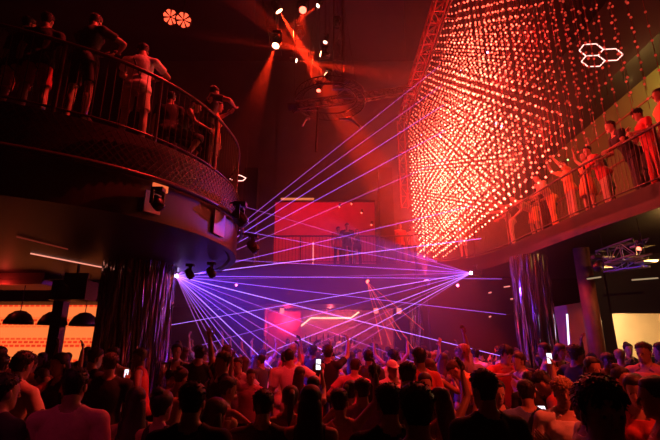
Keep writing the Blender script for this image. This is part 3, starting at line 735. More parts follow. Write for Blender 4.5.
rig(293, 60, 11.3, 330, 66, 11.2, 'small lamp left of the middle in the cluster with a flat beam to the right', LENS_W, .6, 3200, 11)
rig(329, 77, 11.4, 300, 52, 11.2, 'lowest spotlight of the cluster with a beam rising up to the left', LENS_O, .7, 5600, 13)
rig(319, 88, 11.4, 316, 110, 11.2, 'small bright lamp just above the ring truss', LENS_R, .6, 200, 20)
rig(300, 34, 11.6, 300, 90, 11.2, 'unlit spotlight in the middle of the ceiling cluster', M['lens_dark'], .8)
rig(337, 24, 11.6, 332, 90, 11.2, 'unlit lamp at the right edge of the ceiling cluster', M['lens_dark'], .7)
def lattice(a, b, name, label, cat='truss', w=.28, m='rail', top=14.95):
    a, b = V(a), V(b); root = empty(name, a); tag(root, label, cat)
    mb = MB(); truss(mb, V((0, 0, 0)), b - a, w, .4, .022, .011); mb.build('lattice', M[m], root)
    for q in (V((0, 0, 0)), b - a):
        MB().box(q, (.32, .32, .04)).build('end_plate', M[m], root)
        MB().tube([q, V((q.x, q.y, top - a.z))], .007, 5).build('sling', M['rail'], root)
    return root
lattice(at(266, -6, 11.7), at(276, 52, 11.7), 'lighting_truss', 'steel lattice truss hanging at the left edge of the lamp cluster')
lattice(at(338, -8, 11.8), at(338, 84, 11.8), 'lighting_truss', 'upright steel lattice truss at the right edge of the lamp cluster')
lattice(at(294, 107, 10.6), at(408, 90, 13), 'lighting_truss', 'long level lattice truss below the lamp cluster reaching towards the bulb strings', w=.22)
def rod(a, b, r, label, name='hanging_cable', cat='cable', m='rail'):
    tag(MB().tube([V(a), V(b)], r, 6).build(name, M[m]), label, cat)
rod(at(344, -6, 11.2), at(344, 84, 11.2), .014, 'thin taut cable hanging at the right side of the lamp cluster')
rod(at(318, 108, 11.0), at(316, 152, 11.0), .03, 'short dark pipe hanging below the ring truss', 'hanging_pipe', 'pipe')
# ring truss
ring = empty('ring_truss', at(330, 103, 11.2)); tag(ring, 'round lattice ring of dark tubes hanging below the lamp cluster', 'truss')
for rr_, z in ((1.0, 0), (1.0, .22), (.78, .11)):
    MB().tube([(rr_ * math.cos(2 * PI * j / 40), rr_ * math.sin(2 * PI * j / 40), z) for j in range(40)], .017, 6, closed=True).build('tube_ring', M['rail'], ring, True)
mb = MB()
for j in range(40):
    a, b = 2 * PI * j / 40, 2 * PI * (j + 1) / 40
    P3 = lambda r_, t, z: (r_ * math.cos(t), r_ * math.sin(t), z)
    mb.tube([P3(1.0, a, 0), P3(.78, b, .11)], .007, 5).tube([P3(.78, a, .11), P3(1.0, b, .22)], .007, 5).tube([P3(1.0, a, 0), P3(1.0, b, .22)], .010, 5)
mb.build('lattice', M['rail'], ring)
for j in range(4):
    a = PI / 4 + j * PI / 2; p = V(ring.location); q = p + V((1.0 * math.cos(a), 1.0 * math.sin(a), .2))
    MB().tube([q - p, V((.1 * math.cos(a), .1 * math.sin(a), 14.9 - p.z))], .007, 5).build('sling', M['rail'], ring)
# star shaped bracket on the ring, and two arched lamp bars beneath
st = empty('star_bracket', at(345, 89, 10.8)); tag(st, 'shiny star-shaped metal bracket above the right side of the ring truss', 'bracket')
for k in range(5):
    a = 2 * PI * k / 5 + .3; MB().tube([(0, 0, 0), (.38 * math.cos(a), .1, .16 * math.sin(a))], .022, 6).build('spoke', M['steel'], st)
MB().box((0, .1, -.22), (.55, .05, .05)).box((0, .1, .2), (.55, .05, .05)).build('bar', M['steel'], st)
for (a, b, c, lb) in ((302, 126, 310, 'short curved metal lamp bar hanging below the left of the ring truss'), (340, 119, 361, 'longer curved metal lamp bar hanging below the right of the ring truss')):
    p0, p1 = at(a, b, 11), at(c, 119 if c == 310 else 127, 11); mid = (p0 + p1) / 2 + V((0, 0, .10))
    tag(MB().tube(spline([p0, mid, p1], 6), .035, 8).build('curved_bar', M['steel'], None, True), lb, 'bar')

# ---- lamps at the upper left, a pair with petal faces
for k, (px, py) in enumerate(((170, 17), (183, 20))):
    p = at(px, py, 9.2); root = empty('petal_lamp', p); root.scale = (1.25,) * 3; tgt = V((1.5, 3.0, 4.5)); Rm = rot_to(tgt - p)
    MB().lathe((0, 0, 0), [(.06, .22), (.13, .12), (.165, -.02), (.165, -.05), (.15, -.05), (.14, .02)], 24, 0, Rm).build('housing', M['black'], root, True)
    MB().tube([(0, 0, .1), (0, 0, (14.8 - p.z) / 1.25)], .014, 6).build('hanger', M['black'], root)
    for j in range(7):
        mb = MB(); a0 = 2 * PI * j / 7; pts = []
        for t, r_ in ((-.30, .135), (0, .145), (.30, .135)): pts.append(Rm @ V((r_ * math.cos(a0 + t), r_ * math.sin(a0 + t) * 1.0, -.04)))
        c = Rm @ V((.02 * math.cos(a0), .02 * math.sin(a0), -.04)); n_ = Rm @ V((0, 0, -.012))
        mb.loft([[c - n_ * .5, *pts], [c + n_, *[q + n_ for q in pts]]]); mb.build('petal', LENS_PET if False else emit('petal_glow', (1, .085, .035), 2.2, False) if j == 0 and k == 0 else bpy.data.materials['petal_glow'], root)
    tag(root, ('left' if k == 0 else 'right') + ' one of the twin lamps with glowing petal faces high above the left balcony', 'stage light')
    spot(p + (tgt - p).normalized() * .12, at(215, 70, 8), 40, (1, .03, .02), 38)

# ---- hexagon neon lights
HEXG = emit('neon_salmon', (1, .42, .36), 3.0)
def hexes(px, py, y, cells, s, label, cam_a, cam_b):
    """flat honeycomb of neon tubes; CAM_A and CAM_B span its plane (right, up, ahead)"""
    root = empty('hexagon_light', at(px, py, y)); W3 = lambda c: V((c[0], c[2] * CP - c[1] * SP, c[2] * SP + c[1] * CP)); ea, eb = W3(cam_a), W3(cam_b)
    for cx, cy in cells:
        pts = [ea * (cx * s * 1.5 + s * math.cos(PI / 3 * j)) + eb * (cy * s * math.sqrt(3) + s * math.sin(PI / 3 * j)) for j in range(6)]
        for j in range(6):
            a, b = pts[j], pts[(j + 1) % 6]; d = (b - a) * .03
            MB().tube([a + d, b - d], .013, 6).build('tube', HEXG, root)
        MB().tube([pts[0], V((pts[0].x, pts[0].y, (10.1 if px > 500 else 14.9) - root.location.z))], .005, 5).build('wire', M['black'], root)
    tag(root, label, 'neon light'); return root
FLAT = ((.754, -.187, -.63), (-.559, .322, -.764))
hexes(591, 50, 9.2, ((0, 0), (1, -.5), (0, -1)), .262, 'cluster of three glowing hexagon neon lights hanging above the right balcony', *FLAT)
hexes(237, 178, 12.5, ((0, 0),), .27, 'single glowing hexagon neon light beyond the left balcony railing', (1, 0, 0), (0, .27, -.96))

# ---- lasers
BV = beam_mat('beam_violet', (.36, .11, 1), .75); BB = beam_mat('beam_bright', (.42, .19, 1), 1.1); BF = beam_mat('beam_faint', (.55, .12, .9), .4); BRED = beam_mat('beam_red', (1, .08, .06), .55)
LASEM = emit('laser_aperture', (.6, .45, 1), 30, False)
def laser(p, fan, sgn, label, y_slope, lim, group='laser projectors'):
    root = empty('laser_projector', p); p = V(p)
    MB().box((-.17 * sgn, .02, 0), (.30, .24, .16)).box((-.17 * sgn, .02, .085), (.26, .20, .02)).build('housing', M['black'], root)
    MB().box((-.17 * sgn, .02, .16), (.05, .16, .20)).box((-.17 * sgn, .02, .26), (.14, .14, .02)).build('bracket', M['black'], root)
    MB().ell((0, 0, 0), (.05, .06, .05), None, 0, 10, 6).build('aperture', LASEM, root, True)
    for slope, m, Lm in fan:
        # slope: fall per run as the photograph shows it; the fan lies in one plane
        q = at(330 + 440 * (p.x / (p.y * CP + (p.z - CAM_H) * SP)) + 100 * sgn, 220 - 440 * ((p.z - CAM_H) * CP - p.y * SP) / (p.y * CP + (p.z - CAM_H) * SP) + 100 * slope, p.y)
        d = V((q.x - p.x, abs(q.x - p.x) * y_slope, q.z - p.z)).normalized()
        L = Lm
        if d.z < 0: L = min(L, (p.z - .05) / -d.z)
        if d.x > 0: L = min(L, ((lim if slope > -.35 else 3.3) - p.x) / d.x)
        if d.x < 0: L = min(L, (lim - p.x) / d.x)
        if d.z > 0: L = min(L, (14 - p.z) / d.z)
        e = d * L; r0 = .010 if m is BB else .008
        MB().tube([d * .03, e * .35, e], [r0 * 1.1, r0 * .8, r0 * .6], 5).build('beam', m, root)
    tag(root, label, 'laser'); return root
LP = at(176, 276, 11.0); RP = at(471, 273, 14.3)
laser(LP, [(-.82, BF, 14), (-.74, BF, 15), (-.66, BV, 16), (-.56, BV, 15), (-.45, BF, 14), (-.25, BV, 8), (-.134, BB, 8), (0, BV, 13), (.11, BV, 13), (.242, BB, 16), (.36, BF, 12), (.505, BB, 12), (.62, BF, 12), (.76, BV, 12), (.97, BB, 12), (1.15, BF, 10), (1.32, BV, 10), (1.55, BV, 10), (1.85, BF, 10), (2.3, BF, 10)], 1,
      'laser projector beside the foil column on the left, fanning violet beams to the right', .06, 4.5)
laser(RP, [(-.30, BF, 14), (-.19, BV, 14), (-.06, BV, 14), (.02, BF, 11), (.17, BB, 14), (.265, BV, 12), (.39, BB, 12), (.46, BF, 11), (.545, BB, 11), (.63, BF, 9)], -1,
      'laser projector under the far corner of the right balcony, fanning violet beams to the left', .03, -7.5)
spot(LP + V((.06, 0, 0)), LP + V((1, .05, -.36)), 1900, (.10, .025, 1), 76, .7, 0); spot(RP + V((-.06, 0, 0)), RP + V((-1, -.05, .02)), 1350, (.30, .05, 1), 50, .9, 0)

# small red spotlight with thin beams near the mezzanine, pink washes
p = at(367, 279, 15.2)
moving_head(p, at(385, 330, 14), 'small red effect lamp below the mezzanine sending thin red rays downward', LENS_R, .5)
eff = empty('ray_lamp', p + V((0, -.05, -.12))); 
MB().ell((0, 0, 0), (.04, .04, .04)).build('lens', LENS_R, eff, True)
for tx, ty in ((382, 345), (391, 345), (401, 340), (414, 350), (424, 330)):
    q = at(tx, ty, 13.8) - V(eff.location); MB().tube([q * .02, q], .008, 5).build('beam', BRED, eff)
tag(eff, 'tiny bright red source of the thin red rays in front of the stage', 'stage light')
p = at(427, 284, 14.6); moving_head(p, p + V((-.1, 0, 1)), 'upward pink wash light left of the right laser', LENS_P, .7, hang=False); spot(p + V((-.02, 0, .2)), p + V((-.2, -.1, 3)), 1500, (1, .06, .22), 42)
rod(p - V((0, 0, .2)), V((p.x, p.y, 0)), .03, 'dark stand carrying the upward pink wash light', 'lamp_stand', 'stand')
p = at(457, 286, 14.6); moving_head(p, p + V((0, -1, .1)), 'small pink lamp just below the right laser', LENS_P, .45)
rod(p + V((0, 0, .12)), V((p.x, p.y, 4.42)), .012, 'short rod holding the small pink lamp under the right balcony', 'hanging_rod', 'rod')
p = at(236, 285, 16.4); rod(p + V((0, 0, .1)), (p.x, 16.44, 3.42), .012, 'short rod holding the small pink lamp left of the mezzanine', 'hanging_rod', 'rod'); moving_head(p, p + V((0.4, -1, -.2)), 'small pink lamp hanging in the dark gap left of the mezzanine', LENS_P, .4)

# moving heads and boards on the left balcony front
LEF = arc_resample([p for p in LE if p.x > -7 and p.y < 9.2], .03)
def on_front(px, py):
    """the spot of the left balcony front seen at (px, py), and the outward direction there"""
    best = min(LEF, key=lambda q: abs(at(px, py, q.y).x - q.x)); i = max(1, min(len(LEF) - 2, LEF.index(best))); t = (LEF[i + 1] - LEF[i - 1]).normalized()
    return V((best.x, best.y, at(px, py, best.y).z)), t, V((t.y, -t.x, 0))
def board(px, py, w_, h_, label, m, name='front_panel', out=.05):
    c, t, nn = on_front(px, py); R3 = Matrix((t, nn, V((0, 0, 1)))).transposed()
    tag(MB().box(c + nn * (out - .012), (w_, .028, h_), R3).build(name, m), label, 'panel')
board(217, 224, .42, .42, 'pale violet-lit square panel on the left balcony front behind the large moving head', M['lilac'])
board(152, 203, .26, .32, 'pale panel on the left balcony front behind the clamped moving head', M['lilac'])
board(154, 190, .24, .10, 'small glowing orange sign strip on the left balcony front', emit('sign_orange', (1, .16, .05), .9), 'light_sign', .16)
for px, py, out_, lb, sc in ((152, 206, .26, 'dark moving head light clamped to the left balcony front below a glowing orange sign', .62), (230, 219, .30, 'large dark moving head light at the tip of the left balcony', .85),
                          (242, 246, .34, 'dark moving head light hanging lowest at the outer tip of the left balcony', .72)):
    c, t, nn = on_front(px - 6, py); p = c + nn * out_
    mh = moving_head(p, p + nn * .5 + V((.3, 0, -.9)), lb, M['lens_dark'], sc); MB().tube([V((0, 0, .26)), V((0, 0, .36)), V((0, 0, .36)) - nn * (out_ - .1) / sc], .025, 6).build('clamp_arm', M['black'], mh)
for px, py, y, lb in ((190, 268, 9.6, 'small dark spotlight under the left balcony beside the laser'), (212, 259, 9.4, 'second small dark spotlight under the left balcony farther out from the laser')):
    p = at(px, py, y); p.z = min(p.z, 3.45); moving_head(p, p + V((.5, .2, -.8)), lb, M['lens_dark'], .62)
# ---- under the left balcony
TUBE = emit('tube_salmon', (1, .32, .22), 1.1)
a, b = at(30, 257, 8.6), at(108, 273, 10.4); a.z = b.z = 3.70
tag(MB().tube([a, b], .014, 6).build('tube_light', TUBE), 'long thin glowing tube light on the ceiling under the left balcony', 'light')
a, b = at(20, 221, 7.2), at(70, 236, 8.2); a.z = b.z = 3.70
tag(MB().tube([a, b], .012, 6).build('tube_light', emit('tube_dim', (1, .1, .06), .14)), 'dim red tube light on the ceiling under the left balcony, nearer than the bright one', 'light')
# bar back wall of light
bw = bpy.data.materials.new('bar_wall_light'); bw.use_nodes = True; nt = bw.node_tree; nt.nodes.clear(); N = nt.nodes.new
o_ = N('ShaderNodeOutputMaterial'); e_ = N('ShaderNodeEmission'); tc = N('ShaderNodeTexCoord'); br = N('ShaderNodeTexBrick'); br.inputs['Scale'].default_value = 1; br.inputs['Brick Width'].default_value = .17; br.inputs['Row Height'].default_value = .11; br.inputs['Mortar Size'].default_value = .028; br.inputs['Mortar Smooth'].default_value = .5
br.inputs['Color1'].default_value = (.9, .035, .01, 1); br.inputs['Color2'].default_value = (.75, .03, .008, 1); br.inputs['Mortar'].default_value = (1, .17, .035, 1); br.offset = .5
mp = N('ShaderNodeMapping'); mp.inputs['Rotation'].default_value = (PI / 2, 0, 0); nt.links.new(tc.outputs['Object'], mp.inputs[0]); nt.links.new(mp.outputs[0], br.inputs[0])
sx_ = N('ShaderNodeSeparateXYZ'); nt.links.new(tc.outputs['Object'], sx_.inputs[0]); sn = N('ShaderNodeMath'); sn.operation = 'SINE'; ml = N('ShaderNodeMath'); ml.operation = 'MULTIPLY'; ml.inputs[1].default_value = 2 * PI / .62
nt.links.new(sx_.outputs[2], ml.inputs[0]); nt.links.new(ml.outputs[0], sn.inputs[0]); gt = N('ShaderNodeMapRange'); gt.inputs[1].default_value = -.1; gt.inputs[2].default_value = .35; nt.links.new(sn.outputs[0], gt.inputs[0])
mx = N('ShaderNodeMix'); mx.data_type = 'RGBA'; mx.inputs[6].default_value = (1, .20, .045, 1); nt.links.new(br.outputs[0], mx.inputs[7]); nt.links.new(gt.outputs[0], mx.inputs[0])
nt.links.new(mx.outputs[2], e_.inputs[0]); e_.inputs[1].default_value = 1.1; nt.links.new(e_.outputs[0], o_.inputs[0])
tag(MB().box((-9.4, 14.2, 2.32), (4.6, .08, 1.75)).build('backlit_bar_wall', bw), 'long glowing orange backlit wall panel behind the bar on the left', 'light wall')
struct(MB().box((-9.6, 14.4, 1.9), (8.6, .2, 3.8)).build('wall_bar', M['wall']))
struct(MB().box((-9.4, 13.6, 3.42), (5.6, 1.2, .5)).build('trim_11', M['wall']))
bar = empty('bar_counter', (-9.0, 12.9, 0)); tag(bar, 'dark bar counter in front of the glowing orange wall', 'bar')
MB().box((0, 0, .54), (4.6, .5, 1.08)).build('counter_body', M['wood'], bar); MB().box((0, -.03, 1.10), (4.7, .7, .05)).build('counter_top', M['black'], bar)
rn = random.Random(3)
bt = MB().lathe((0, 0, 0), [(.035, 0), (.038, .01), (.038, .19), (.014, .25), (.013, .31), (.016, .31)], 12)
btm = bt.mesh('bottle', mat('bottle_glass', (.10, .05, .02), .1, 0, 8, .2), True); capm = MB().lathe((0, 0, .31), [(.016, 0), (.016, .03)], 10).mesh('bottle_cap', M['steel'], True)
for k in range(14):
    o = link('bottle', btm); o.location = (-10.9 + .29 * k + rn.uniform(-.06, .06), 12.95 + rn.uniform(-.1, .1), 1.127); s_ = rn.uniform(.9, 1.25); o.scale = (1, 1, s_); link('bottle_cap', capm, o)
    tag(o, 'dark bottle standing in the row on the left bar counter', 'bottle', 'bottles on the left bar counter')
for px, py, lb in ((19, 320, 'leftmost dark dome pendant lamp against the glowing orange bar wall'), (53, 321, 'middle dark dome pendant lamp against the glowing bar wall'), (84, 322, 'right dark dome pendant lamp against the bar wall, nearest the foil column')):
    p = at(px, py, 11.4); root = empty('pendant_lamp', p)
    MB().lathe((0, 0, 0), [(.02, .24), (.12, .22), (.24, .13), (.325, -.02), (.335, -.10), (.325, -.10), (.31, -.02), (.22, .11), (.10, .19), (.02, .2)], 28).build('lamp_shade', M['black'], root, True)
    MB().tube([(0, 0, .24), (0, 0, 3.71 - p.z)], .010, 6).build('cord', M['black'], root)
    MB().ell((0, 0, -.0), (.05, .05, .06)).build('bulb', M['white'], root, True); tag(root, lb, 'lamp')
# red lit ceiling tray and the hanging loudspeakers
p = at(22, 285, 11.8); tr = MB(); tr.box((p.x, p.y, p.z), (1.9, 1.3, .12)).box((p.x, p.y - .62, p.z + .12), (1.9, .05, .25)); tag(tr.build('ceiling_tray', M['pinkwall']), 'red-lit tray hanging from the ceiling at the far left above the bar', 'ceiling tray')
point(p + V((0, -.75, -.2)), 4, (1, .05, .03));  # bare unseen point added to redden the tray
for dx in (-.7, .7): rod(p + V((dx, 0, .06)), (p.x + dx, p.y, 3.72), .01, ('left' if dx < 0 else 'right') + ' one of two thin rods holding up the red-lit ceiling tray', 'hanging_rod', 'rod')
p = at(75, 291, 9.8)
sp_ = empty('hanging_loudspeaker', p); MB().box((0, 0, 0), (.75, .5, .42)).build('cabinet', M['black'], sp_); MB().lathe((-.14, -.252, 0), [(.14, 0), (.14, -.02), (.06, .03)], 20, 0, Matrix.Rotation(PI / 2, 3, 'X')).build('driver', M['lens_dark'], sp_, True)
MB().box((0, 0, .30), (.5, .05, .2)).tube([(0, 0, .3), (0, 0, 3.72 - p.z)], .03, 6).build('bracket', M['black'], sp_); tag(sp_, 'dark loudspeaker box hanging from the ceiling left of the foil column', 'loudspeaker')
p = at(103, 285, 10.2)
p2 = at(62, 300, 11.2); tag(MB().box((p2.x, p2.y, p2.z / 2), (.26, .26, p2.z)).box((p2.x, p2.y, p2.z + .03), (.5, .4, .08)).box((p2.x, p2.y, .04), (.5, .5, .08)).build('post', M['black']), 'square black post standing before the glowing bar wall', 'post')
tag(MB().tube([(p2.x, p2.y, p2.z + .07), (p2.x, p2.y, 3.72)], .04, 8).build('ceiling_pole', M['black']), 'thin black pole from the square post up to the ceiling', 'pole')

# ---- stage: neon line, dj booth, shelves
NEON = emit('neon_warm', (1, .50, .30), 3)
pts = [at(301, 326, 22.1), at(311, 318, 22.1), at(351, 318, 22.1), at(359, 312, 22.1)]
tag(MB().tube(pts, .032, 8).build('neon_line', NEON, None, True), 'bent warm neon line glowing on the back wall of the stage', 'neon light')
booth = empty('dj_booth', (.45, 20.3, .6)); tag(booth, 'dj table on the stage facing the crowd', 'dj booth')
MB().box((0, 0, .5), (2.2, .6, 1.0)).build('table', M['black'], booth)
for x in (-.55, .55):
    pl = MB().box((x, 0, 1.03), (.36, .34, .06)).build('deck', M['black'], booth); MB().lathe((x, 0, 1.062), [(.13, 0), (.13, .012)], 24).build('platter', M['steel'], pl, True)
MB().box((0, 0, 1.035), (.3, .34, .07)).build('mixer', M['steel'], booth)
for px, lb in ((282, 'pink lit wall lamp on the left stage panel'), (376, 'pink lit wall lamp at the right end of the stage'), (399, 'pink lamp on the dark wall right of the stage opening')):
    p = at(px, 310, 19.35 if px == 399 else (20.2 if px == 282 else 20.5)); lm = MB().lathe(p, [(.05, -.16), (.1, -.12), (.1, .12), (.05, .16)], 12).build('wall_lamp', emit('lamp_pink', (1, .2, .2), 1.6), None, True); tag(lm, lb, 'lamp')
shelf = empty('bottle_shelf', (-.3, 22.0, .6)); tag(shelf, 'tall shelf on the stage back wall below the neon line', 'shelf')
for z in (.5, 1.0, 1.5): MB().box((0, 0, z), (2.6, .26, .04)).build('shelf_board', M['wood'], shelf)
for x in (-1.3, 1.3): MB().box((x, 0, .77), (.05, .26, 1.54)).build('side_panel', M['wood'], shelf)
for k in range(9):
    o = link('bottle', btm); o.location = (-1.2 + .27 * k + rn.uniform(-.09, .09), 21.98 + rn.uniform(-.03, .03), 2.122); o.scale = (1, 1, rn.uniform(.8, 1.2)); link('bottle_cap', capm, o); tag(o, 'small bottle on the top board of the stage shelf', 'bottle', 'bottles on the stage shelf')

# ---- mezzanine room
tag(MB().tube([at(281, 199, 18.08), at(314, 199, 18.08)], .05, 8).build('tube_light', emit('tube_warm', (1, .25, .10), .8)), 'warm tube light at the top left of the mezzanine opening', 'light')
tag(MB().tube([at(313, 242, 17.0), V((at(313, 262, 17.0).x, 17.0, 4.9))], .03, 8).build('tube_light', emit('tube_stand', (1, .22, .25), 1.6)), 'short upright glowing tube behind the mezzanine railing', 'light')
for k, (px, py) in enumerate(((352, 203), (362, 212), (372, 224), (340, 206))):
    p = at(px, py, 19); moving_head(p, p + V((-.5, -.4, -.9)), 'small red lamp under the mezzanine room ceiling', LENS_R, .35, group='small lamps in the mezzanine room')
area((-.2, 19.6, 9.3), (-.2, 20.2, 5), 100, (1, .006, .03), 4, 1.5)
point((-.3, 19.4, 6.2), 30, (1, .01, .05))

# ---- under the right balcony
lattice(at(604, 258, 10.6), at(642, 246, 9.2), 'ceiling_truss', 'yellowish lattice truss under the right balcony ceiling', w=.34, m='steel', top=4.6)
lattice(at(606, 268, 11.0), at(646, 262, 10.0), 'ceiling_truss', 'lower dim lattice truss under the right balcony ceiling, behind the yellowish one', w=.2, m='steel', top=4.6)
moving_head(at(640, 247, 8.8), at(600, 300, 8), 'small red-glowing lamp at the end of the yellowish truss', LENS_R, .4)
moving_head(at(598, 266, 10), at(590, 320, 9), 'dark round spotlight under the right balcony left of the yellowish truss', M['lens_dark'], .7)
rod(at(569, 345, 12.0), (at(569, 345, 12.0).x, 12.0, 0), .03, 'short dark stand under the upright white neon tube', 'lamp_stand', 'stand')
tag(MB().tube([at(567, 314, 12.0), at(569, 346, 12.0)], .022, 8).build('neon_tube', emit('neon_cool', (.75, .72, 1), 2.2)), 'upright cool white neon tube beside the foil column on the right', 'neon light')
for px, py, y, ln in ((490, 293, 16.46, 3), (507, 287, 16.46, 6), (519, 286, 16.46, 5), (515, 299, 16.46, 9), (490, 317, 16.46, 2)):
    a = at(px - ln / 2, py, y); b = at(px + ln / 2, py - .8, y); tag(MB().tube([a, b], .02, 6).build('small_light', emit('small_warm', (1, .3, .25), 1.2) if 'small_warm' not in bpy.data.materials else bpy.data.materials['small_warm']), 'tiny warm light in the dark corner under the far end of the right balcony', 'light', 'tiny lights in the dark right corner')
for px, py, ln in ((595, 278, 14), (640, 279, 26)):
    a, b = at(px - 8, py + 1, 11), at(px + ln - 8, py - 1, 11); tag(MB().tube([a, b], .018, 6).build('tube_light', emit('tube_pale', (1, .7, .4), .35)), 'pale strip light under the right balcony ' + ('beside the foil column' if px == 595 else 'above the doorway'), 'light')
# ------------------------------------------------------------------ the people
def px_person(px, head_top, y, **k):
    """someone whose head top shows at (px, head_top) and who stands y metres ahead"""
    p = at(px, head_top, y); fl = k.pop('floor', 0.0)
    B = body(k.get('pose', 'stand'), k.get('sex', 'm')); hz = B['top'] + .02
    h = max(1.56, min(1.97, 1.75 * (p.z - fl) / hz)) if k.get('h') is None else k.pop('h')
    hx = V((B['hc'].x, B['hc'].y, 0)) * (h / 1.75); hx.rotate(Matrix.Rotation(math.radians(k['face']), 3, 'Z'))
    k['h'] = h
    loc = V((p.x - hx.x, y - hx.y, fl))
    TAKEN.append((loc.x, loc.y)); return person(loc, **k)
TAKEN = []
TS = lambda c: ('t_shirt', c)
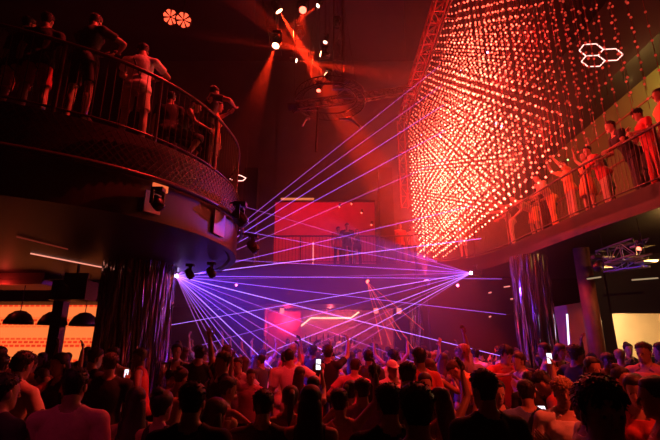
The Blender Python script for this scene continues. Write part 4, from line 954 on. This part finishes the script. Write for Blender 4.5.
# (head px, head top, metres ahead) from the photograph; FACE 0 = back to the camera
near = [
 (78, 366, 3.4, dict(face=8, pose='relaxed', top=TS('pink'), hair=('short_hair', 'black'), label='man in a pink t-shirt seen from behind, front left beside the foil column', skin=1)),
 (25, 350, 4.6, dict(face=-12, pose='dance', top=TS('beige'), hair=('short_hair', 'black'), label='man in a pale t-shirt at the far left edge, back turned')),
 (49, 345, 6.4, dict(face=60, pose='stoop', top=TS('red'), hair=('short_hair', 'brown'), label='person in a red shirt bending forward below the glowing bar wall', h=1.8)),
 (97, 347, 6.3, dict(face=-30, pose='phone', top=TS('black'), hair=('short_hair', 'black'), label='man in black holding a lit phone just left of the foil column')),
 (62, 352, 5.6, dict(face=150, pose='drink', sex='f', top=('tank_top', 'black'), hair=('long_hair', 'black'), label='long-haired woman in a black tank top with a violet-lit drink, left side')),
 (137, 386, 3.9, dict(face=25, pose='relaxed', sex='f', top=('tank_top', 'black'), hair=('long_hair', 'black'), label='woman with long dark hair and bare shoulder in front of the foil column', skin=1)),
 (194, 380, 3.0, dict(face=5, pose='stand', top=TS('black'), hair=('short_hair', 'black'), label='big dark figure in black seen from behind, just right of the foil column')),
 (216, 402, 3.3, dict(face=-20, pose='relaxed', sex='f', top=('tank_top', 'pink'), hair=('long_hair', 'brown'), label='woman in a pink tank top with brown hair, low in the front crowd', h=1.58)),
 (264, 388, 3.55, dict(face=0, pose='relaxed', top=TS('charcoal'), hair=('short_hair', 'black'), label='broad man in a charcoal t-shirt seen from behind, front crowd left of centre')),
 (311, 384, 3.5, dict(face=-6, pose='stand', sex='f', top=('tank_top', 'charcoal'), hair=('long_hair', 'black'), label='woman with long straight black hair seen from behind, front crowd at centre')),
 (388, 382, 3.0, dict(face=10, pose='stand', top=TS('black'), hair=('short_hair', 'black'), label='man in a black t-shirt seen from behind, right of centre at the front')),
 (407, 361, 4.6, dict(face=-10, pose='drink', top=TS('charcoal'), hair=('short_hair', 'black'), label='tall dark-haired man in charcoal behind the big dark silhouette at centre right')),
 (415, 381, 2.3, dict(face=0, pose='stand', top=TS('black'), hair=('short_hair', 'black'), label='nearest big dark silhouette right of centre, back to the camera')),
 (482, 368, 3.1, dict(face=14, pose='relaxed', top=TS('black'), hair=('short_hair', 'black'), label='man in a black t-shirt with violet light on his cheek, right of centre')),
 (440, 392, 4.1, dict(face=20, pose='wave', sex='f', top=('tank_top', 'orange'), hair=('long_hair', 'brown'), label='woman in an orange tank top with one bare arm raised, between two dark silhouettes', h=1.58)),
 (561, 377, 4.1, dict(face=165, pose='relaxed', top=TS('white'), hair=('fringe_hair', 'blond'), label='young blond man in a white t-shirt facing the camera, front right')),
 (597, 377, 1.95, dict(face=172, pose='stand', top=TS('black'), hair=('fringe_hair', 'black'), label='nearest person, a dark-haired man facing the camera at the front right')),
 (583, 392, 3.4, dict(face=80, pose='drink', top=TS('white'), hair=('short_hair', 'brown'), label='person with a white sleeve between the blond man and the nearest man', h=1.66)),
 (545, 385, 5.0, dict(face=40, pose='stoop', top=TS('red'), hair=('short_hair', 'black'), label='man in a red shirt stooping behind the blond man', h=1.85)),
 (633, 373, 3.9, dict(face=140, pose='mouth', sex='f', top=('long_sleeved_shirt', 'red'), hair=('long_hair', 'black'), label='long-haired woman lifting a drink to her mouth at the right edge', skin=0)),
 (652, 375, 3.0, dict(face=60, pose='relaxed', sex='f', top=('tank_top', 'pink'), hair=('long_hair', 'black'), label='woman in a pink tank top with long black hair at the far right edge')),
 (641, 338, 6.4, dict(face=120, pose='relaxed', top=TS('orange'), hair=('short_hair', 'brown'), label='tall man in an orange t-shirt standing before the bright doorway')),
 (620, 366, 5.0, dict(face=200, pose='stand', sex='f', top=('tank_top', 'black'), hair=('bun', 'black'), label='woman with a dark bun facing the camera below the doorway')),
 (591, 356, 5.6, dict(face=185, pose='phone', sex='f', top=('tank_top', 'red'), hair=('long_hair', 'black'), label='woman in a red top facing the camera left of the doorway')),
 (200, 344, 8.9, dict(face=-8, pose='relaxed', top=None, bottom=('shorts', 'black'), hair=('short_hair', 'brown'), label='bare-backed man under the left laser, seen from behind')),
 (178, 340, 8.4, dict(face=190, pose='drink', sex='f', top=('crop_top', 'black'), hair=('bun', 'black'), label='woman in a black crop top holding a drink beside the bare-backed man')),
 (184, 346, 9.0, dict(face=215, pose='hug', sex='f', top=('tank_top', 'pink'), hair=('long_hair', 'brown'), label='woman with brown hair leaning close behind the crop-top woman')),
 (215, 359, 7.0, dict(face=150, pose='dance', sex='f', top=('tank_top', 'black'), hair=('long_hair', 'black'), label='dark-haired dancing woman right of the bare-backed man')),
 (238, 357, 7.8, dict(face=160, pose='dance', top=TS('white'), hair=('short_hair', 'brown'), label='man in a white t-shirt dancing where the left laser beams land')),
 (252, 355, 7.5, dict(face=205, pose='wave', top=TS('pink'), hair=('short_hair', 'brown'), label='smiling man in pink with an arm up beside the white t-shirt man', skin=0)),
 (228, 386, 4.8, dict(face=-70, pose='arm_over', sex='f', top=('tank_top', 'beige'), hair=('short_hair', 'brown'), label='person in a beige top laying an arm round a neighbour, front crowd left', h=1.62)),
 (313, 366, 5.8, dict(face=20, pose='phone_up', sex='f', top=('tank_top', 'red'), hair=('long_hair', 'black'), label='woman in a red tank top filming the stage with a raised phone')),
 (355, 358, 7.4, dict(face=-5, pose='dance', top=TS('pink'), hair=('short_hair', 'brown'), label='man in a pink t-shirt with his back turned in the middle of the crowd')),
 (374, 363, 6.2, dict(face=15, pose='relaxed', top=('tank_top', 'black'), hair=('short_hair', 'black'), label='man in a black vest with bare arms in the middle of the crowd')),
 (392, 359, 7.0, dict(face=200, pose='dance', top=TS('white'), hair=('cap', 'white'), label='person in a white cap and white t-shirt, middle of the crowd')),
 (350, 380, 4.9, dict(face=-25, pose='dance', sex='f', top=('tank_top', 'navy'), hair=('ponytail', 'black'), label='woman with a black ponytail in navy, centre of the crowd')),
 (455, 362, 7.0, dict(face=75, pose='stoop', top=TS('orange'), hair=('short_hair', 'brown'), label='man in an orange t-shirt bent forward, right of centre', h=1.9)),
 (505, 345, 7.4, dict(face=175, pose='hug', top=TS('red'), hair=('fringe_hair', 'black'), label='dark-haired man in a red t-shirt facing the camera with arms around a friend')),
 (518, 352, 7.1, dict(face=95, pose='relaxed', top=TS('white'), hair=('short_hair', 'brown'), label='man in a white t-shirt beside the hugging dark-haired man')),
 (527, 358, 6.1, dict(face=-35, pose='phone_up', top=TS('black'), hair=('short_hair', 'black'), label='man in black holding up a bright white phone, right side')),
 (543, 340, 8.6, dict(face=60, pose='relaxed', top=None, bottom=('shorts', 'navy'), hair=('short_hair', 'brown'), label='shirtless man turned sideways by the right foil column')),
 (559, 343, 8.8, dict(face=190, pose='hug', sex='f', top=('crop_top', 'black'), hair=('long_hair', 'brown'), label='woman in a crop top hugging a friend beside the shirtless man at right')),
 (572, 344, 8.4, dict(face=30, pose='hug', top=TS('black'), hair=('short_hair', 'black'), label='man in black being hugged below the white neon tube')),
 (425, 372, 5.4, dict(face=170, pose='dance', sex='f', top=('tank_top', 'red'), hair=('ponytail', 'brown'), label='woman with a brown ponytail and red top facing the camera, right of centre')),
 (496, 378, 4.7, dict(face=180, pose='drink', sex='f', top=('tank_top', 'black'), hair=('long_hair', 'black'), label='woman in black sipping a drink behind the violet-cheeked man', h=1.6)),
 (526, 388, 4.4, dict(face=-15, pose='phone', top=('t_shirt', 'blue'), hair=('short_hair', 'black'), label='person in a blue shirt looking at a phone, right side of the front crowd', h=1.62)),
 (290, 392, 4.4, dict(face=10, pose='dance', sex='f', top=('tank_top', 'red'), hair=('ponytail', 'brown'), label='woman in red with a ponytail between the broad man and the long-haired woman', h=1.58)),
 (340, 395, 4.0, dict(face=-15, pose='wave', sex='f', top=('tank_top', 'pink'), hair=('short_hair', 'black'), label='short-haired woman in pink waving, right of the long-haired woman', h=1.58)),
 (362, 385, 4.6, dict(face=15, pose='relaxed', top=TS('violet'), hair=('short_hair', 'black'), label='man in a violet t-shirt left of the black t-shirt man, front crowd', h=1.62)),
 (163, 395, 3.6, dict(face=-20, pose='stand', sex='f', top=('tank_top', 'black'), hair=('bun', 'black'), label='woman with a dark bun seen from behind at the foot of the foil column', h=1.6)),
 (8, 372, 3.3, dict(face=-25, pose='stand', top=TS('charcoal'), hair=('short_hair', 'black'), label='dark figure in charcoal cut off by the left edge of the picture')),
 (112, 352, 5.6, dict(face=20, pose='relaxed', top=TS('black'), hair=('short_hair', 'brown'), label='brown-haired man in black standing against the foil column')),
 (657, 332, 7.5, dict(face=30, pose='stand', top=TS('charcoal'), hair=('short_hair', 'black'), label='dark man cut off by the right edge beside the orange t-shirt man')),
]
for px, tp, y, k in near: px_person(px, tp, y, **{**dict(group='crowd on the dance floor'), **k})
NEAR_N = len(PERSONS)

# people in and before the bright doorway
px_person(643, 317, 12.9, floor=.25, face=150, pose='relaxed', top=TS('black'), label='man silhouetted in the middle of the bright doorway', group='people by the doorway', h=1.72)
px_person(625, 331, 10.6, face=170, pose='stand', sex='f', top=('tank_top', 'black'), hair=('bun', 'black'), label='dark woman with a bun at the left side of the doorway', group='people by the doorway')
px_person(660, 331, 11.2, face=200, pose='stand', top=TS('black'), label='dark figure at the right side of the doorway', group='people by the doorway')
struct(MB().box((9.0, 13.0, .125), (2.6, 1.4, .25)).build('floor_doorway', M['floor']))
# stage
def st_person(px, y, **k):
    p = at(px, 340, y); TAKEN.append((p.x, y)); return person(V((p.x, y, .6)), group='people on the stage', **k)
st_person(342, 20.95, face=180, pose='dj', top=TS('white'), hair=('short_hair', 'blond'), label='blond performer in white at the middle of the stage', h=1.78)
st_person(355, 21.0, face=160, pose='dj', top=TS('pink'), hair=('short_hair', 'brown'), label='second performer in pink right of the blond one on the stage', h=1.66)
st_person(322, 21.1, face=190, pose='dance', sex='f', top=('tank_top', 'red'), hair=('long_hair', 'brown'), label='woman in red dancing on the stage left of the performers', h=1.62)
st_person(308, 20.9, face=150, pose='stand', top=TS('charcoal'), hair=('short_hair', 'black'), label='dark man on the stage below the left end of the neon line', h=1.68)
st_person(373, 20.9, face=210, pose='relaxed', top=TS('black'), hair=('short_hair', 'black'), label='dark man on the right side of the stage', h=1.66)
st_person(288, 19.95, face=170, pose='relaxed', sex='f', top=('dress', 'red'), bottom=None, hair=('long_hair', 'black'), label='woman in a red dress in front of the flat pink panel', h=1.6)
# mezzanine
def mz(px, y, **k):
    p = at(px, 240, y); return person(V((p.x, y, DECK)), group='people on the mezzanine', **k)
mz(347, 17.25, face=180, pose='dj', top=TS('black'), hair=('short_hair', 'black'), label='dark silhouette behind the middle of the mezzanine railing', h=1.78)
mz(338, 17.3, face=200, pose='relaxed', top=TS('red'), hair=('short_hair', 'black'), label='man in red left of the silhouette behind the mezzanine railing', h=1.66)
mz(357, 17.5, face=160, pose='stand', sex='f', top=('tank_top', 'charcoal'), hair=('long_hair', 'black'), label='woman right of the silhouette behind the mezzanine railing', h=1.62)
mz(400, 16.95, face=190, pose='relaxed', top=TS('red'), hair=('short_hair', 'black'), label='man in red at the mezzanine corner below the bulb strings', h=1.7)
mz(412, 16.9, face=170, pose='stand', sex='f', top=('tank_top', 'pink'), hair=('long_hair', 'brown'), label='woman in pink at the mezzanine corner below the bulb strings', h=1.62)

# right balcony, from the far corner towards the camera (90 = facing the dance floor)
def rb(px, y, dx=.0, **k):
    p = at(px, 200, y)
    e = min(RE, key=lambda q: abs(q.y - y)); x = e.x + dx
    return person(V((x, y, DECK)), group='people leaning on the right balcony railing', **k)
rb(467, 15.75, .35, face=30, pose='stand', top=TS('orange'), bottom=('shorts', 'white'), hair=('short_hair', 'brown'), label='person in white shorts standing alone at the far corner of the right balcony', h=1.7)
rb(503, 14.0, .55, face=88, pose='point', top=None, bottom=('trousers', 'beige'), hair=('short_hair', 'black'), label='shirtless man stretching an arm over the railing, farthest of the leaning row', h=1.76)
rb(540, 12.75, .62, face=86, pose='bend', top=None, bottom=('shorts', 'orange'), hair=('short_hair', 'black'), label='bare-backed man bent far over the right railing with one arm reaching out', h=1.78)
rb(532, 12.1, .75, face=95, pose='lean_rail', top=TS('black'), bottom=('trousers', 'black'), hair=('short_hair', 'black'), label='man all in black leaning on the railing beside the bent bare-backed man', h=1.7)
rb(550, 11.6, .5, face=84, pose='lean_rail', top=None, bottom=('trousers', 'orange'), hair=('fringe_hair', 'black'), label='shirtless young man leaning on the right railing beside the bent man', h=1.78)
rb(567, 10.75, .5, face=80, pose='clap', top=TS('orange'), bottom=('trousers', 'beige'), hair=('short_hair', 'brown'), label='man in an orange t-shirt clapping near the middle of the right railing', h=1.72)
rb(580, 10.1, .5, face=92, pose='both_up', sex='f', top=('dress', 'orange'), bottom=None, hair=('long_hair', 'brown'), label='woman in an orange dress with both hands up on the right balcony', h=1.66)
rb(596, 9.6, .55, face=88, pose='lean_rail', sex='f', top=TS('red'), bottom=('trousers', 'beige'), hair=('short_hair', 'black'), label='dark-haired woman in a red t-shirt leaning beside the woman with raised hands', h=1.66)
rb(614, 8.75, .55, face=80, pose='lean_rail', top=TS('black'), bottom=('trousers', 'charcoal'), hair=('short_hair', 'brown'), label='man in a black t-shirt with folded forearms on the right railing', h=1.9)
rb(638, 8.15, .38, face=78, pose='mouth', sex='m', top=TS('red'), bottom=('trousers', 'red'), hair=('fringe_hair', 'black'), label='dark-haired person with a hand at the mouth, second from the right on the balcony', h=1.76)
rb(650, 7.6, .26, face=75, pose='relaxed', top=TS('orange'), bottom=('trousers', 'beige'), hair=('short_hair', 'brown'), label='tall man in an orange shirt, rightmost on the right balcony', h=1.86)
rb(610, 9.2, 1.25, face=95, pose='stand', top=TS('charcoal'), bottom=('trousers', 'charcoal'), hair=('short_hair', 'black'), label='dark man standing a step behind the right railing', h=1.74)
rb(600, 10.5, 1.3, face=80, pose='relaxed', sex='f', top=('tank_top', 'charcoal'), bottom=('trousers', 'black'), hair=('long_hair', 'black'), label='dark-haired woman standing behind the clapping man on the right balcony', h=1.66)

# left balcony
def lb(px, py, y, **k):
    p = at(px, py, y); return person(V((p.x, y, DECK)), group='people on the left balcony', **k)
lb(76, 110, 5.5, face=-15, pose='hug', top=TS('charcoal'), bottom=('shorts', 'black'), hair=('short_hair', 'brown'), label='man in a dark shirt and black shorts on the left balcony, back turned', h=1.86, extra=(('shoulder_strap', 'black'),))
lb(131, 135, 6.25, face=10, pose='hug', top=TS('white'), bottom=('shorts', 'beige'), hair=('short_hair', 'black'), label='man in pale t-shirt and shorts with a shoulder strap on the left balcony', h=1.92, shoes='white', extra=(('shoulder_strap', 'black'),))
lb(204, 164, 7.35, face=-60, pose='hug', top=TS('charcoal'), bottom=('trousers', 'black'), hair=('short_hair', 'black'), label='man in a dark t-shirt embracing someone at the tip of the left balcony', h=1.80)
lb(211, 166, 7.75, face=-100, pose='arm_over', sex='f', top=('tank_top', 'orange'), bottom=('shorts', 'beige'), hair=('long_hair', 'black'), label='long-haired woman with bare arms at the tip of the left balcony', h=1.68)
lb(175, 148, 6.95, face=-70, pose='crouch', sex='f', top=('tank_top', 'charcoal'), bottom=('shorts', 'black'), hair=('long_hair', 'black'), label='woman crouching with lit legs between the standing couples on the left balcony', h=1.66)
lb(166, 146, 7.5, face=20, pose='stand', top=TS('black'), bottom=('trousers', 'black'), hair=('short_hair', 'black'), label='dark man standing behind the crouching woman on the left balcony', h=1.72)
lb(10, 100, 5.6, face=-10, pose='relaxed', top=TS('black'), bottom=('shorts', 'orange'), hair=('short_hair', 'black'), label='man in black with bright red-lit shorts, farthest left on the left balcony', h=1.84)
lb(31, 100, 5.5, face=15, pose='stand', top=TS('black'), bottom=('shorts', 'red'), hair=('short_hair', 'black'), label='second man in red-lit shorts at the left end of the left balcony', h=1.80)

# ---- the rest of the crowd
rn = random.Random(21)
COLS = [(-4.25, 9.8, 1.25), (5.75, 12.6, .95), (3.6, 17.9, .9), (6.75, 11.6, .7)]
def free(x, y, gap):
    if any((x - a) ** 2 + (y - b) ** 2 < r_ * r_ for a, b, r_ in COLS): return False
    p2_ = V((at(62, 300, 11.2).x, 11.2))
    if (x - p2_.x) ** 2 + (y - p2_.y) ** 2 < .6: return False
    if x < -5.2 and 12.2 < y: return False
    if y > 18.9 and -9 < x < 9: return False
    if x > 6.9 and y > 11.5: return False
    if x > 2.6 and y > 15.9: return False
    return all((x - a) ** 2 + (y - b) ** 2 > gap * gap for a, b in TAKEN)
def place_of(x, y):
    if x < -.45 * y - .2: return 'near the glowing bar wall' if y > 8 else 'left of the foil column'
    if y > 14.5: return 'close to the stage' if abs(x) < 3.4 else ('left of the stage' if x < 0 else 'right of the stage')
    if x < -.22 * y: return 'under the left laser'
    if x > .62 * y: return 'before the bright doorway'
    if x > .40 * y: return 'by the right foil column'
    if x > .20 * y: return 'below the bulb strings'
    return 'mid dance floor' if y > 8.5 else 'front crowd'
POSEW = [('dance', 5), ('sway', 4), ('relaxed', 4), ('stand', 2), ('wave', 1.6), ('phone_up', .9), ('both_up', .6), ('clap', 1), ('drink', 2), ('hug', 1.5), ('phone', 1.2), ('arm_over', .4)]
PHR = dict(dance='dancing', sway='swaying', relaxed='relaxed', stand='standing', wave='arm raised', phone_up='hand held high', both_up='with both arms up', clap='clapping', drink='lifting a drink', hug='hugging', phone='looking down', arm_over='with one arm outstretched')
HN = dict(black='black', brown='brown', blond='blond')
n_fill, tries = 0, 0; seenlab = {}
while n_fill < 128 and tries < 9000:
    tries += 1
    y = 5.2 + 12.8 * rn.random() ** .8; x = rn.uniform(-.78, .78) * y
    if y < 7 and rn.random() < .45: continue
    if x < -9.5 or x > 9.3 or not free(x, y, .56 + .012 * y): continue
    TAKEN.append((x, y)); n_fill += 1
    pose = rn.choices([p for p, _ in POSEW], [q for _, q in POSEW])[0]; sex = rn.choice('mmf') if pose not in ('hug',) else rn.choice('mf')
    tc_ = rn.choice(['black', 'black', 'charcoal', 'grey', 'white', 'white', 'red', 'pink', 'orange', 'beige', 'navy'])
    hc_ = rn.choices(['black', 'brown', 'blond'], [5, 4, .7])[0]
    if sex == 'm': tk = rn.choices(['t_shirt', 'tank_top', 'long_sleeved_shirt', None], [8, .6, 1, .8])[0]; hk = rn.choice(['short_hair', 'short_hair', 'fringe_hair', 'cropped_hair']); bt_ = ('trousers', rn.choice(['black', 'navy', 'grey'])) if rn.random() < .6 else ('shorts', rn.choice(['black', 'beige', 'navy']))
    else: tk = rn.choice(['tank_top', 'crop_top', 't_shirt', 'dress']); hk = rn.choice(['long_hair', 'long_hair', 'ponytail', 'bun']); bt_ = None if tk == 'dress' else (rn.choice(['trousers', 'skirt']), rn.choice(['black', 'navy', 'white']))
    facing = rn.choices([0, 180, 90, -90], [6, 1.8, 1.2, 1.2])[0] + rn.uniform(-35, 35)
    h = rn.uniform(1.68, 1.93) if sex == 'm' else rn.uniform(1.58, 1.78)
    if y > 7: h *= 1.02
    where = place_of(x, y)
    wear = 'shirtless' if tk is None else 'in a %s %s' % (tc_, tk.replace('_', ' '))
    wear = wear.replace('a orange', 'an orange')
    lab = '%s-haired %s %s %s, %s' % (HN[hc_], 'man' if sex == 'm' else 'woman', wear, PHR[pose], where)
    person(V((x, y, 0)), facing, pose, sex, h, (tk, tc_) if tk else None, bt_, (hk, hc_), rn.choice((0, 0, 1, 2)), lab, 'dancers ' + where)
# same words twice: say which is nearer
by = {}
for e_ in PERSONS: by.setdefault(e_[0]['label'], []).append(e_[0])
for lb_, os_ in by.items():
    if len(os_) == 2:
        os_.sort(key=lambda o: o.location.y); os_[0]['label'] = 'nearer ' + lb_; os_[1]['label'] = 'farther ' + lb_

# ---- things held in hands
SCRN = emit('phone_screen', (.9, .85, 1), 2.0, False)
def find(lab): return next(e for e in PERSONS if e[0]['label'].startswith(lab))
def phone(lab, label, on=True, k=0, nn=V((-.25, -.95, .1))):
    e = find(lab); p, d, n = hand_world(e, k); up = V((0, 0, 1)); side = n.cross(up).normalized() if n.cross(up).length > .1 else V((1, 0, 0)); nn = nn.normalized(); sx = up.cross(nn).normalized(); R3 = Matrix((sx, nn, sx.cross(nn))).transposed()
    root = empty('phone', p); MB().box((0, 0, .03), (.07, .009, .14), R3).build('case', M['black'], root)
    MB().box(nn * .0055 + V((0, 0, .03)), (.062, .002, .13), R3).build('screen', SCRN if on else M['lens_dark'], root); tag(root, label, 'phone')
phone('woman in a red tank top filming', 'bright phone held up by the woman in a red tank top at centre')
phone('man in black holding up a bright', 'bright white phone held up on the right side of the crowd')
phone('man in black holding a lit phone', 'small lit phone held beside the foil column on the left')
phone('person in a blue shirt', 'lit phone in the hands of the person in a blue shirt', nn=V((-.1, -.45, .9)))
GL = mat('cup_plastic', (.55, .40, .75), .15, 0, 6, .1)
def cup(lab, label, k=0):
    p, d, n = hand_world(find(lab), k)
    o = MB().lathe((0, 0, 0), [(.028, -.05), (.036, .07), (.033, .07), (.026, -.045)], 14).build('plastic_cup', GL, None, True); o.location = p + V((0, 0, .02)); tag(o, label, 'cup')
cup('long-haired woman in a black tank top with', 'violet-lit plastic cup held by the woman at the left side')
cup('woman in a black crop top holding', 'pale cup in the hand of the crop-top woman under the left laser')
cup('long-haired woman lifting', 'cup at the mouth of the long-haired woman at the right edge')
cup('woman in black sipping', 'cup held by the woman in black behind the violet-cheeked man')
# ------------------------------------------------------------------ light and haze
W = bpy.data.worlds.new('world'); scene.world = W; W.use_nodes = True; nt = W.node_tree
nt.nodes['Background'].inputs[0].default_value = (.02, .002, .003, 1); nt.nodes['Background'].inputs[1].default_value = 0.0
# club haze: thin everywhere, thicker over the far half of the dance floor
NW = nt.nodes.new
vs = NW('ShaderNodeVolumeScatter'); vs.inputs['Color'].default_value = (1, 1, 1, 1); vs.inputs['Anisotropy'].default_value = .2
L_ = nt.links.new
geo = NW('ShaderNodeNewGeometry')
tot = None
for HC, HS, dens in ((V((2.6, 13.8, 7.5)), V((5.0, 7.5, 7.0)), .105), (V((-1.0, 13.2, 3.0)), V((5.8, 6.5, 2.9)), .12), (V((-1.0, 11, 11.5)), V((3.2, 2.5, 4.0)), .05)):
    mp = NW('ShaderNodeMapping'); mp.vector_type = 'POINT'; mp.inputs['Location'].default_value = tuple(-c / s_ for c, s_ in zip(HC, HS)); mp.inputs['Scale'].default_value = tuple(1 / s_ for s_ in HS)
    gr = NW('ShaderNodeTexGradient'); gr.gradient_type = 'SPHERICAL'; m2 = NW('ShaderNodeMath'); m2.operation = 'MULTIPLY_ADD'; m2.inputs[1].default_value = dens * .5
    L_(geo.outputs['Position'], mp.inputs[0]); L_(mp.outputs[0], gr.inputs[0]); L_(gr.outputs['Fac'], m2.inputs[0])
    if tot is None: m2.inputs[2].default_value = .0011
    else: L_(tot.outputs[0], m2.inputs[2])
    tot = m2
L_(tot.outputs[0], vs.inputs['Density'])
W.cycles.volume_step_size = 2.5
L_(vs.outputs[0], nt.nodes['World Output'].inputs['Volume'])
# the light the bulb strings give off
for y, k in ((7.7, .75), (9.3, 1.0), (10.9, 1.1), (12.8, 1.1), (14.7, 1.1), (16.7, 1.2)):
    for z, q in ((5.9, 1.15), (8.1, .8), (10.2, .3)): point((4.15, y + .16, z + .13), (140 if y < 11 and z < 7 else 125) * k * q * (.5 if z > 9 else 1), (1, .055, .035) if y < 11 and z < 7 else (1, .014, .018))
# added unseen spots, no fixtures: brighten crowd, front figures and left balcony
spot((3.7, 9.5, 5.25), (2.4, 8.7, 0), 420, (1, .035, .02), 84)  # stands in for glow from the bottom of the bulb strings
spot((1.5, 1.5, 11.5), (.8, 10.5, 1), 5400, (1, .014, .022), 32)
spot((5.2, 0.6, 8.5), (3.0, 5.0, 1.3), 3200, (1, .055, .02), 30)
spot((-2.5, -1.5, 8), (-1.85, 3.4, 1.3), 190, (1, .05, .20), 13)
spot((.6, 7.5, 12.5), (-2.8, 6.2, 5.6), 4200, (1, .03, .025), 32)  # added fill above the view for the left balcony people
# back stage and doorway
point((0, 20.4, 3.2), 150, (1, .10, .12)); point((-1.9, 19.95, 3.0), 60, (1, .03, .09))
point((9.0, 13.9, 2.7), 190, (1, .62, .28)); point((8.2, 10.5, 8.9), 130, (1, .62, .16)); point((7.7, 9.4, 3.9), 45, (1, .5, .13))
# added violet spot, without a fixture, washing the left balcony tip
spot(at(440, 262, 13.5), at(226, 205, 7.6), 2600, (.35, .09, 1), 10)
vsn = scene.view_settings
scene.display_settings.display_device = 'sRGB'; vsn.view_transform = 'Standard'; vsn.look = 'None'; vsn.exposure = 0; vsn.gamma = 1; vsn.use_curve_mapping = False
scene.cycles.volume_bounces = 0; scene.cycles.max_bounces = 6; scene.cycles.use_denoising = True; scene.cycles.transparent_max_bounces = 32
